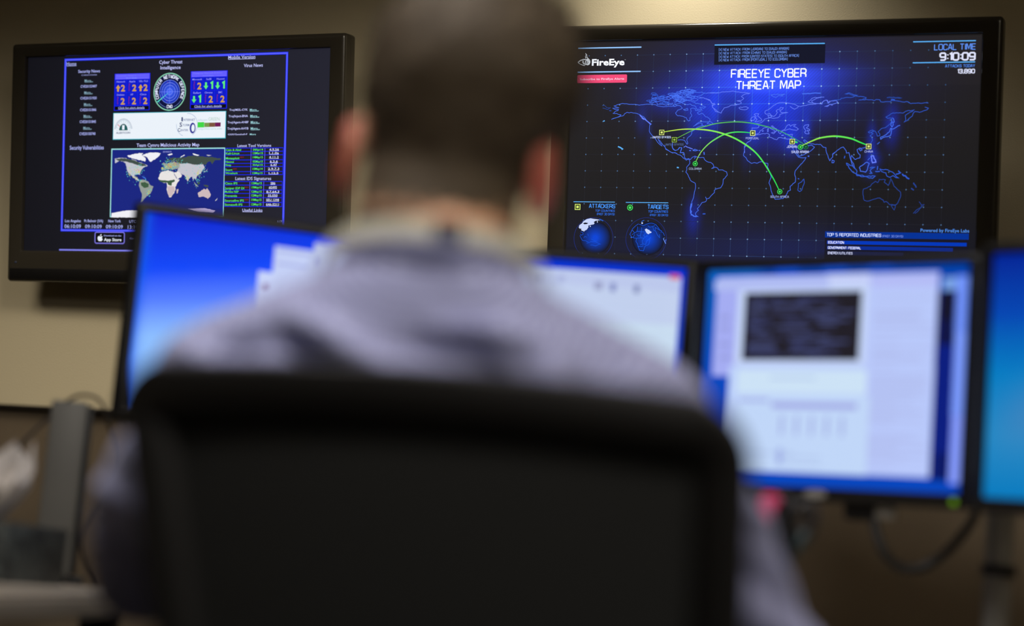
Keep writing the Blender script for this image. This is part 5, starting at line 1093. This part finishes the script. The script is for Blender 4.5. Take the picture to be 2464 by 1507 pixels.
# ------------------------------------------------------------------ office chair
def office_chair():
    t = thing('office_chair', 'black mesh-back office chair the person sits in, seen from behind', 'chair', mtx=Matrix.Translation((.003, 1.70, 0)) @ Matrix.Rotation(-.28, 4, 'Z'))
    FR = mat('chair_frame_plastic', (27, 25, 23), 0.55, spec=0.4)
    NET = mat('chair_mesh_fabric', (40, 40, 38), 0.85, spec=0.25, bump=0.5, bscale=1400, sheen=0.12)
    z0, z1 = .50, .928
    def surf(u, s):                               # u across in metres, s 0..1 from bottom to top
        z = z0 + (z1 - z0) * s - .011 * (u + .24) * s
        y = -.262 + .10 * max(0, 1 - s) ** 1.3 + .55 * u * u
        return Vector((u, y, z))
    def half(s): return .205 + .043 * s
    def skew(s): return .042 * (1 - s)
    out = []
    N = 26
    r = .050                                      # rounded top corners
    zl = z1 - z0
    pts = []
    for k in range(N + 1): s = k / N * (1 - r / zl); pts.append((half(s) + skew(s), s))
    for k in range(1, 9): a = R_(90 * k / 9); pts.append((half(1) - r + r * math.cos(a) + skew(1), 1 - r / zl + r / zl * math.sin(a)))
    for k in range(0, 13): pts.append(((half(1) - r) * (1 - 2 * k / 12), 1 + .012 * math.sin(math.pi * k / 12)))
    for k in range(1, 9): a = R_(90 + 90 * k / 9); pts.append((-half(1) + r + r * math.cos(a) + skew(1), 1 - r / zl + r / zl * math.sin(a)))
    for k in range(N, -1, -1): s = k / N * (1 - r / zl); pts.append((-half(s) + skew(s), s))
    for k in range(1, 12): pts.append((-half(0) + skew(0) + 2 * half(0) * k / 12, -.02 * math.sin(math.pi * k / 12)))
    n = len(pts)
    cen = (.0, .52)
    P = [surf(*p) for p in pts]
    rings = []
    prof = [(0, .010), (.004, .016), (.016, .018), (.034, .014), (.042, .006), (.044, -.004), (.030, -.014), (.010, -.014), (.001, -.006)]
    for i in range(n):
        a, b = P[i - 1], P[(i + 1) % n]; tg = (b - a).normalized()
        nb = Vector((0, -1, 0)); inn = tg.cross(nb).normalized()
        toc = surf(*cen) - P[i]
        if inn.dot(toc) < 0: inn = -inn
        nb = inn.cross(tg); nb = nb if nb.y < 0 else -nb
        rings.append([P[i] + inn * d + nb * h for d, h in prof])
    mb = MB().use(FR); mb.loft(rings + [rings[0]], cap=False); bmesh.ops.remove_doubles(mb.bm, verts=mb.bm.verts, dist=1e-5); mb.build('backrest_frame', t)
    mb = MB().use(NET); G = []
    for j in range(25):
        s = j / 24; row = []
        for i in range(25):
            k = i / 12 - 1; hw = (half(s) - .02) * (1 if s < .9 else 1 - .8 * (s - .9))
            q = surf(skew(s) + k * hw, .01 + s * .965); q.y += .004 - .010 * math.sin(math.pi * s) * (1 - k * k); row.append(q)
        G.append(row)
    mb.loft(G, closed=False); m = mb.build('backrest_mesh', t)
    sol = m.modifiers.new('thickness', 'SOLIDIFY'); sol.thickness = .003
    mb = MB().use(FR); mb.tube([(.01, -.185, .54), (.008, -.15, .46), (0, -.08, .415), (0, .0, .41)], [.026, .028, .03, .03], 16); mb.build('back_support', t)
    mb = MB().use(mat('seat_fabric', (20, 20, 20), 0.95, bump=0.4, bscale=800)); mb.box(-.235, .235, -.20, .27, .415, .462, .02, 3); mb.build('seat', t)
    mb = MB().use(FR); mb.box(-.12, .12, -.12, .14, .385, .418, .01); mb.build('seat_plate', t)
    mb = MB().use(mat('gas_lift_metal', (50, 50, 52), 0.35, 0.8)); mb.tube([(0, 0, .09), (0, 0, .25), (0, 0, .251), (0, 0, .39)], [.026, .026, .016, .016], 16); mb.build('gas_lift', t)
    mb = MB().use(FR); mb.tube([(0, 0, .075), (0, 0, .125)], .04, 16)
    for k in range(5):
        a = k * 2 * math.pi / 5 + .3; mb.tube([(.03 * math.cos(a), .03 * math.sin(a), .10), (.29 * math.cos(a), .29 * math.sin(a), .078)], [.024, .016], 10)
    mb.build('star_base', t)
    for k in range(5):
        a = k * 2 * math.pi / 5 + .3; x, y = .29 * math.cos(a), .29 * math.sin(a); tx, ty = -math.sin(a), math.cos(a)
        mb = MB().use(FR); mb.tube([(x, y, .03), (x, y, .085)], .008, 8)
        for s in (-1, 1):
            mb.tube([(x + tx * (s * .012 - .006), y + ty * (s * .012 - .006), .0275), (x + tx * (s * .012 + .006), y + ty * (s * .012 + .006), .0275)], .0275, 18)
        mb.build('caster', t)
office_chair()

# ------------------------------------------------------------------ the seated person
def remeshed(mb, voxel, smooth_iter, mats):
    me = mb.mesh(smooth=True)
    o = link('tmp', me)
    r = o.modifiers.new('r', 'REMESH'); r.mode = 'VOXEL'; r.voxel_size = voxel; r.use_smooth_shade = True
    s = o.modifiers.new('s', 'SMOOTH'); s.factor = .5; s.iterations = smooth_iter
    bpy.context.view_layer.update()
    out = bpy.data.meshes.new_from_object(o.evaluated_get(bpy.context.evaluated_depsgraph_get()))
    bpy.data.objects.remove(o)
    out.materials.clear()
    for m in mats: out.materials.append(m)
    for p in out.polygons: p.use_smooth = True; p.material_index = 0
    return out

def chain(mb, pts, n=18):
    """a limb: tapering tube with a ball in every joint"""
    mb.tube([p[:3] for p in pts], [p[3] for p in pts], n)
    for p in pts: mb.ball(p[:3], p[3], u=n, v=12)

def sup(cx, cy, hx, hy, z, e=2.5, n=36):
    out = []
    for k in range(n):
        a = 2 * math.pi * k / n; c, s = math.cos(a), math.sin(a)
        out.append((cx + hx * math.copysign(abs(c) ** (2 / e), c), cy + hy * math.copysign(abs(s) ** (2 / e), s), z))
    return out

ARM_L = [(-.238, 1.658, .920, .060), (-.268, 1.695, .860, .058), (-.298, 1.75, .805, .055), (-.308, 1.82, .766, .050)]
FORE_L = [(-.308, 1.82, .766, .048), (-.262, 1.905, .772, .043), (-.205, 2.01, .782, .031)]
ARM_R = [(.118, 1.658, .920, .059), (.155, 1.67, .870, .057), (.190, 1.695, .815, .051), (.246, 1.735, .735, .050)]
FORE_R = [(.250, 1.735, .735, .048), (.228, 1.815, .750, .044), (.145, 1.985, .784, .031)]
TORSO = [(.46, -.010, 1.700, .175, .125), (.56, -.015, 1.700, .165, .115), (.66, -.022, 1.698, .160, .112), (.76, -.034, 1.690, .168, .116),
         (.84, -.048, 1.678, .182, .118), (.90, -.058, 1.668, .186, .112), (.945, -.060, 1.664, .172, .100), (.985, -.062, 1.664, .130, .090), (1.02, -.067, 1.668, .096, .085), (1.042, -.07, 1.672, .070, .068)]
HEADM = Matrix.Translation((-.071, 1.70, 1.10)) @ Matrix.Rotation(R_(3), 4, 'Y') @ Matrix.Rotation(R_(-6), 4, 'Z')

def torso(mb, g):
    mb.loft([sup(cx, cy, hx + g, hy + g, z) for z, cx, cy, hx, hy in TORSO])
    # trapezius and shoulder tops
    mb.tube([(-.075, 1.655, 1.005), (-.155, 1.655, .968), (-.238, 1.658, .922)], [.055 + g, .052 + g, .056 + g], 20)
    mb.tube([(-.065, 1.655, 1.005), (.025, 1.655, .966), (.118, 1.658, .922)], [.055 + g, .052 + g, .056 + g], 20)
    mb.ball((-.14, 1.615, .90), (.085 + g, .05 + g, .085 + g)); mb.ball((.02, 1.615, .90), (.085 + g, .05 + g, .085 + g))      # shoulder blades

def hand(mb, wrist, d, side):
    """palm, four unequal bent fingers and a thumb, resting palm down; d = pointing direction in plan"""
    f = Vector((d[0], d[1], 0)).normalized(); s = Vector((f.y, -f.x, 0)) * side        # s points to the thumb side
    w = Vector(wrist); up = Vector((0, 0, 1))
    pc = w + f * .05 - up * .006
    mb.tube([w, w + f * .02, w + f * .045 - up * .004], [.027, .029, .026], 16)
    for k in (-1, 0, 1): mb.tube([w + f * .015 + s * k * .012, pc + f * .038 + s * k * .024 - up * .004], [.019, .0135], 12)
    for k, ln in ((1.5, .068), (.5, .078), (-.5, .072), (-1.5, .056)):
        b = pc + f * (.036 - abs(k - .3) * .004) + s * k * .019
        p = [b, b + f * ln * .42 + up * .008 + s * k * .003, b + f * ln * .76 - up * .006 + s * k * .004, b + f * ln * .95 - up * .020 + s * k * .004]
        chain(mb, [(*q, r) for q, r in zip(p, (.0098, .0088, .0082, .0075))], 12)
    b = w + f * .022 + s * .022
    chain(mb, [(*(b), .014), (*(b + f * .028 + s * .020 - up * .006), .0115), (*(b + f * .056 + s * .026 - up * .014), .0095), (*(b + f * .074 + s * .022 - up * .018), .008)], 12)

def build_person():
    root = thing('person', 'seated person seen from behind with short brown hair, in a striped grey blue dress shirt', 'person', (0, 0, 0))
    SKIN = mat('skin', (218, 164, 126), 0.5, spec=0.4, bump=0.12, bscale=300, vary=0.06, vscale=30)
    SKIN.node_tree.nodes['Principled BSDF'].inputs['Subsurface Weight'].default_value = .12
    SKIN.node_tree.nodes['Principled BSDF'].inputs['Subsurface Radius'].default_value = (.02, .006, .003)
    EAR = mat('skin_red', (182, 90, 70), 0.5)
    mb = MB().use(SKIN)
    torso(mb, -.030)
    chain(mb, [(-.068, 1.668, .99, .070), (-.070, 1.672, 1.03, .067), (-.070, 1.684, 1.075, .0655), (-.070, 1.70, 1.13, .066)], 24)
    H = lambda x, y, z: HEADM @ Vector((x, y, z))
    rot = HEADM.to_quaternion()
    mb.ball(H(0, .022, .085), (.0775, .094, .092), rot, 32, 20); mb.ball(H(0, .00, .07), (.074, .076, .072), rot, 28, 16)
    mb.ball(H(0, .066, .036), (.058, .052, .066), rot, 28, 16); mb.ball(H(0, .090, -.012), (.036, .030, .024), rot, 20, 12)          # face, chin
    mb.ball(H(0, .098, .092), (.052, .022, .016), rot); mb.tube([H(0, .112, .080), H(0, .126, .054), H(0, .130, .040)], [.008, .011, .014], 12)   # brow, nose
    for s in (-1, 1): mb.ball(H(s * .012, .122, .038), (.010, .011, .008), rot); mb.ball(H(s * .044, .092, .045), (.022, .02, .02), rot)      # nostril, cheek
    mb.ball(H(0, .114, .014), (.024, .010, .0055), rot); mb.ball(H(0, .112, .005), (.020, .010, .006), rot)                              # lips
    for s in (-1, 1):                             # ears stand off the head
        er = (HEADM @ Matrix.Rotation(s * R_(-16), 4, 'Z')).to_quaternion()
        c = H(s * .0868, -.003, .029); mb.ball(c, (.0075, .024, .036), er, 20, 14)
        ax = er @ Vector((0, 1, 0)); up = er @ Vector((0, 0, 1))
        mb.tube([c + (-ax * .021 * math.cos(a) + up * .034 * math.sin(a)) for a in [R_(k) for k in range(-70, 131, 20)]], 0.0062, 10)
    for A, F in ((ARM_L, FORE_L), (ARM_R, FORE_R)):
        chain(mb, [(*p[:3], p[3] - .020) for p in A]); chain(mb, [(*p[:3], p[3] - .012) for p in F])
    hand(mb, (-.198, 2.022, .780), (.32, 1), 1); hand(mb, (.138, 1.998, .782), (-.34, 1), -1)
    for x, k in ((-.10, -.17), (.07, .15)):
        chain(mb, [(x, 1.71, .515, .070), ((x + k) / 2, 1.92, .525, .066), (k, 2.13, .52, .052), (k, 2.12, .30, .045), (k, 2.08, .10, .034)])
        mb.tube([(k, 2.06, .06), (k, 2.14, .05), (k, 2.25, .035)], [.035, .038, .028], 16); mb.ball((k, 2.26, .035), (.034, .03, .024))
    me = remeshed(mb, .0055, 5, [SKIN, EAR]); me.name = 'person'
    inv = HEADM.inverted()
    for p in me.polygons:
        q = inv @ p.center
        if -.014 < q.z < .078 and abs(q.x) > .0775 and -.04 < q.y < .04: p.material_index = 1
    body = link('body', me, root)

    # eyes
    for s in (-1, 1):
        mb = MB().use(mat('eye_white', (230, 228, 222), 0.2)); mb.ball(H(s * .030, .0955, .070), (.0115, .0105, .0095))
        mb.use(mat('iris_brown', (60, 42, 30), 0.2)); mb.ball(H(s * .030, .1035, .070), (.0052, .0032, .0052)); mb.build('eye', root)
        mb = MB().use(mat('brow_hair', (50, 40, 30), 0.8)); mb.tube([H(s * .014, .118, .094), H(s * .032, .116, .099), H(s * .050, .100, .094)], [.003, .0035, .002], 8); mb.build('eyebrow', root)

    # ---- shirt
    m = mat('striped_shirt', (150, 150, 178), 0.85, spec=0.2, sheen=0.15); nt = m.node_tree; b = nt.nodes['Principled BSDF']
    tc = nt.nodes.new('ShaderNodeTexCoord'); sp = nt.nodes.new('ShaderNodeSeparateXYZ'); nt.links.new(tc.outputs['Object'], sp.inputs[0])
    def mth(op, a, bv):
        n = nt.nodes.new('ShaderNodeMath'); n.operation = op
        for i, v in enumerate((a, bv)):
            if isinstance(v, (int, float)): n.inputs[i].default_value = v
            else: nt.links.new(v, n.inputs[i])
        return n.outputs[0]
    # stripes run up the body, and across on the yoke over the shoulders
    body_s = mth('SINE', mth('MULTIPLY', sp.outputs['X'], 2 * math.pi / .0046), 0)
    yoke_s = mth('SINE', mth('MULTIPLY', mth('ADD', mth('MULTIPLY', sp.outputs['Z'], .8), mth('MULTIPLY', sp.outputs['Y'], -.8)), 2 * math.pi / .0046), 0)
    seam = mth('ADD', mth('MULTIPLY', mth('ABSOLUTE', mth('ADD', sp.outputs['X'], .06), 0), .30), sp.outputs['Z'])
    sel = mth('GREATER_THAN', seam, .985)
    mix = nt.nodes.new('ShaderNodeMix'); nt.links.new(sel, mix.inputs[0]); nt.links.new(body_s, mix.inputs[2]); nt.links.new(yoke_s, mix.inputs[3])
    rmp = nt.nodes.new('ShaderNodeValToRGB'); rmp.color_ramp.elements[0].color = (*lin((124, 125, 162)), 1); rmp.color_ramp.elements[1].color = (*lin((168, 170, 204)), 1)
    nt.links.new(mth('ADD', mth('MULTIPLY', mix.outputs[0], .5), .5), rmp.inputs[0]); nt.links.new(rmp.outputs[0], b.inputs['Base Color'])
    mb = MB().use(m)
    torso(mb, .004)
    for A, F in ((ARM_L, FORE_L), (ARM_R, FORE_R)): chain(mb, A, 22); chain(mb, F, 22)
    me = remeshed(mb, .006, 7, [m]); me.name = 'shirt'
    # folds: (x0, z0, x1, z1, width, height); pulled towards the shoulders and bunched above the chair
    FOLDS = [(-.075, .962, -.025, .958, .009, -.010), (-.025, .958, .012, .905, .011, -.016), (-.055, .975, .02, .972, .010, .008), (-.23, .950, -.185, .957, .008, -.006), (-.185, .957, -.11, .915, .009, -.012),
             (-.185, .980, -.115, .945, .012, .011), (-.115, .945, -.035, .905, .011, .012), (-.265, .945, -.20, .915, .010, .008), (.03, .965, .045, .90, .010, .008), (.062, .955, .070, .90, .008, -.007),
             (.10, .955, .11, .89, .011, .007), (-.14, .88, -.02, .82, .014, -.010), (-.29, .915, -.22, .905, .010, -.006)]
    for k, (x0, z0) in enumerate(((-.29, .88), (-.30, .82), (-.295, .78), (.205, .86), (.23, .80), (.25, .76))): FOLDS.append((x0 - .05, z0 + .02, x0 + .05, z0 - .025, .010, .005 if k % 2 else -.006))
    nrm = [v.normal.copy() for v in me.vertices]
    for v, nn in zip(me.vertices, nrm):
        c = v.co; h = 0
        for x0, z0, x1, z1, wd, amp in FOLDS:
            if abs(amp) > .0065 and nn.y > .2: continue
            dx, dz = x1 - x0, z1 - z0; L2 = dx * dx + dz * dz
            t = ((c.x - x0) * dx + (c.z - z0) * dz) / L2; tt = min(1, max(0, t))
            d = math.hypot(c.x - x0 - dx * tt, c.z - z0 - dz * tt)
            if d < wd * 3: h += 1.5 * amp * math.exp(-(d / wd) ** 2) * (1 - .6 * abs(2 * tt - 1) ** 2)
        h += .0012 * noise.noise(c * 22) + .0010 * noise.noise(c * 55)
        v.co = c + nn * h
    shirt = link('shirt', me, root)
    # collar, folded over
    cen = Vector((-.070, 1.676, 0))
    def ring(r, zb, zf, k=1.0, n=48):
        return [(cen.x + r * math.cos(a), cen.y + r * 1.02 * math.sin(a) * k, zb + (zf - zb) * (.5 + .5 * math.sin(a)) ** 1.5) for a in [2 * math.pi * i / n for i in range(n)]]
    mb = MB().use(m)
    mb.loft([ring(.066, 1.020, .990), ring(.067, 1.050, 1.020), ring(.0685, 1.066, 1.034), ring(.071, 1.068, 1.036), ring(.0765, 1.064, 1.030), ring(.087, 1.045, .994), ring(.090, 1.040, .986), ring(.086, 1.034, .984)], cap=False)
    mb.build('collar', shirt)

    # ---- trousers and shoes
    T = mat('trouser_cloth', (42, 42, 48), 0.9, bump=0.3, bscale=500)
    mb = MB().use(T)
    mb.loft([sup(-.01, 1.70, hx, hy, z) for z, hx, hy in ((.465, .172, .13), (.50, .186, .138), (.56, .180, .13), (.60, .172, .124))])
    for x, k in ((-.10, -.17), (.07, .15)):
        chain(mb, [(x, 1.71, .530, .078), ((x + k) / 2, 1.92, .532, .075), (k, 2.13, .525, .062), (k, 2.12, .30, .056), (k, 2.085, .12, .050)])
    link('trousers', remeshed(mb, .009, 5, [T]), root)
    for k in (-.17, .15):
        mb = MB().use(mat('shoe_leather', (24, 20, 18), 0.35))
        mb.ball((k, 2.07, .055), (.042, .05, .05)); mb.tube([(k, 2.05, .045), (k, 2.15, .042), (k, 2.24, .034)], [.043, .047, .038], 18); mb.ball((k, 2.255, .033), (.042, .05, .03))
        link('shoe', remeshed(mb, .007, 4, [mat('shoe_leather', (24, 20, 18), 0.35)]), root)

    # ---- hair: a close cap with a longer top, and single strands
    HAIR = mat('brown_hair', (78, 65, 47), 0.65, spec=0.3, bump=0.6, bscale=320, vary=0.25, vscale=60)
    rnd = random.Random(11)
    hc = Vector((.003, .016, .086))
    def hairline(a):                               # a: 0 at the back, pi at the forehead; polar angle from the crown
        k = abs((a + math.pi) % (2 * math.pi) - math.pi)
        if k < 1.0: return R_(150 - 3 * k * k)
        if k < 1.35: return R_(147 - 23 * (k - 1.0) / .35)
        if k < 1.75: return R_(124 - 40 * (k - 1.35) / .4)
        return R_(84 - 18 * min(1, (k - 1.7) / .9))
    def cap(a, t):
        th = hairline(a) * t
        d = Vector((math.sin(th) * -math.sin(a), math.sin(th) * -math.cos(a), math.cos(th)))
        e = 1 / math.sqrt((d.x / .083) ** 2 + (d.y / .096) ** 2 + (d.z / .093) ** 2)
        if th > 1.6:                               # towards the nape the skull runs into the neck
            e2 = 1 / math.sqrt((d.x / .072) ** 2 + (d.y / .088) ** 2 + 1e-6); e = e + (min(e2, .135) - e) * min(1, (th - 1.6) / .9) * .75
        thick = .022 * max(0, math.cos(th)) ** .7 + .009 * (1 - t) + .0035
        if t > .93: thick = -.004 * (t - .93) / .07 + .003
        p = hc + d * (e + thick)
        n = noise.noise(p * 34) * .006 * (1 - t) + noise.noise(p * 90) * .002
        if p.z < .05:
            ny = -.014 + .012 * max(0, min(1, (p.z + .02) / .05)); rr = math.hypot(p.x - .001, p.y - ny)
            if rr < .0685: k2 = .0685 / max(rr, 1e-4); p.x = .001 + (p.x - .001) * k2; p.y = ny + (p.y - ny) * k2
        p.x += .011 * max(0, min(1, (p.z - .03) / .09))
        return HEADM @ (p + d * n), (HEADM.to_3x3() @ d).normalized(), t
    mb = MB().use(HAIR); G = []
    for j in range(1, 33):
        G.append([cap(2 * math.pi * i / 72, j / 32)[0] for i in range(72)])
    mb.loft(G, cap=False)
    top = mb.bm.verts.new(cap(0, 0.0)[0]); mb.bm.verts.ensure_lookup_table()
    for i in range(72): mb.bm.faces.new((mb.bm.verts[i], mb.bm.verts[(i + 1) % 72], top))
    FADE1 = mat('faded_hair', (140, 110, 80), 0.7, bump=0.5, bscale=500, vary=0.3, vscale=300); FADE2 = mat('buzzed_nape', (186, 138, 104), 0.6, bump=0.4, bscale=500, vary=0.25, vscale=300)
    for i, f in enumerate(mb.bm.faces):
        f.smooth = True; j = i // 72
        f.material_index = 2 if j == 30 else (1 if j == 29 and i % 2 else 0)
    fw = HEADM.to_3x3() @ Vector((0, 1, 0))
    for _ in range(5200):
        a = rnd.uniform(-math.pi, math.pi); t = math.sqrt(rnd.random()); p, nn, _t = cap(a, t * .985)
        if t < .5: d = (nn * rnd.uniform(.5, 1.0) + fw * .7 + Vector((rnd.uniform(-.5, .8), 0, .2))).normalized(); ln = rnd.uniform(.010, .026)
        else: d = (nn * rnd.uniform(.25, .5) + Vector((rnd.uniform(-.2, .2), .15, -1))).normalized(); ln = rnd.uniform(.005, .012) * (1.25 - t * .6)
        s = d.cross(nn).normalized() * .00045
        q = p - nn * .003
        v = [mb.bm.verts.new(x) for x in (q - s, q + s, p + d * ln * .6 + s * .7, p + d * ln, p + d * ln * .6 - s * .7)]
        mb.bm.faces.new(v)
    # stubble of the fade below the cap
    for _ in range(2600):
        a = rnd.uniform(-1.5, 1.5); t = 1.0 + abs(rnd.gauss(0, .07))
        p, nn, _t = cap(a, .92); th = hairline(a) * t
        p2, n2, _t = cap(a, min(1.0, t)); p = p2 + Vector((0, 0, -(t - 1) * .16)) if t > 1 else p2
        d = (nn * .7 + Vector((rnd.uniform(-.2, .2), 0, -.7))).normalized(); s = Vector((1, 0, 0)) * .0004
        v = [mb.bm.verts.new(x) for x in (p - s, p + s, p + d * .004)]; mb.bm.faces.new(v)
    me = bpy.data.meshes.new('hair'); mb.bm.to_mesh(me); mb.bm.free(); [me.materials.append(q) for q in (HAIR, FADE1, FADE2)]
    link('hair', me, root)

    # ---- lanyard lying on the collar
    LB = mat('lanyard_webbing', (186, 182, 162), 0.8, bump=0.4, bscale=500, vary=0.35, vscale=70); LK = mat('lanyard_black', (26, 22, 26), 0.7)
    def strap(a):
        s = (.5 - .5 * math.cos(a)) if abs(a) < math.pi else 1        # 0 at the nape, grows to the front
        r = .0895 + .006 * s
        x = cen.x + r * math.sin(a); y = cen.y - r * 1.03 * math.cos(a); z = 1.057 - .055 * s ** 1.3
        return Vector((x, y, z)), Vector((math.sin(a), -math.cos(a), 0))
    t = thing('lanyard', 'beige webbing lanyard with a black patch, worn over the shirt collar', 'lanyard')
    def band(name, a0, a1, m, dz=.0085, off=.002):
        rr = []
        for i in range(37):
            c, o = strap(a0 + (a1 - a0) * i / 36); u = Vector((0, 0, 1)) + o * -.30
            rr.append([c + o * off + u * dz, c + o * (off + .0016) + u * dz, c + o * (off + .0016) - u * dz, c + o * off - u * dz])
        return MB().use(m).loft(rr).build(name, t)
    band('webbing', -2.5, .02, LB); band('black_patch', .02, .27, LK, .0092, .0022); band('webbing', .27, 2.5, LB)
    e1, o1 = strap(-2.5); e2, o2 = strap(2.5); low = Vector((cen.x, 1.80, .80))
    for e in (e1, e2):
        rr = []
        for k in range(13):
            s = k / 12; c = e + (low - e) * s; c.y += .040 * math.sin(math.pi * s) + .004
            rr.append([c + Vector((-.008, 0, 0)), c + Vector((.008, 0, 0)), c + Vector((.008, .0015, 0)), c + Vector((-.008, .0015, 0))])
        MB().use(LB).loft(rr).build('webbing', t)
    MB().use(mat('clip_metal', (150, 150, 150), 0.3, 1.0)).tube([low, low + Vector((0, .004, -.03))], .005, 10).build('clip', t)
build_person()
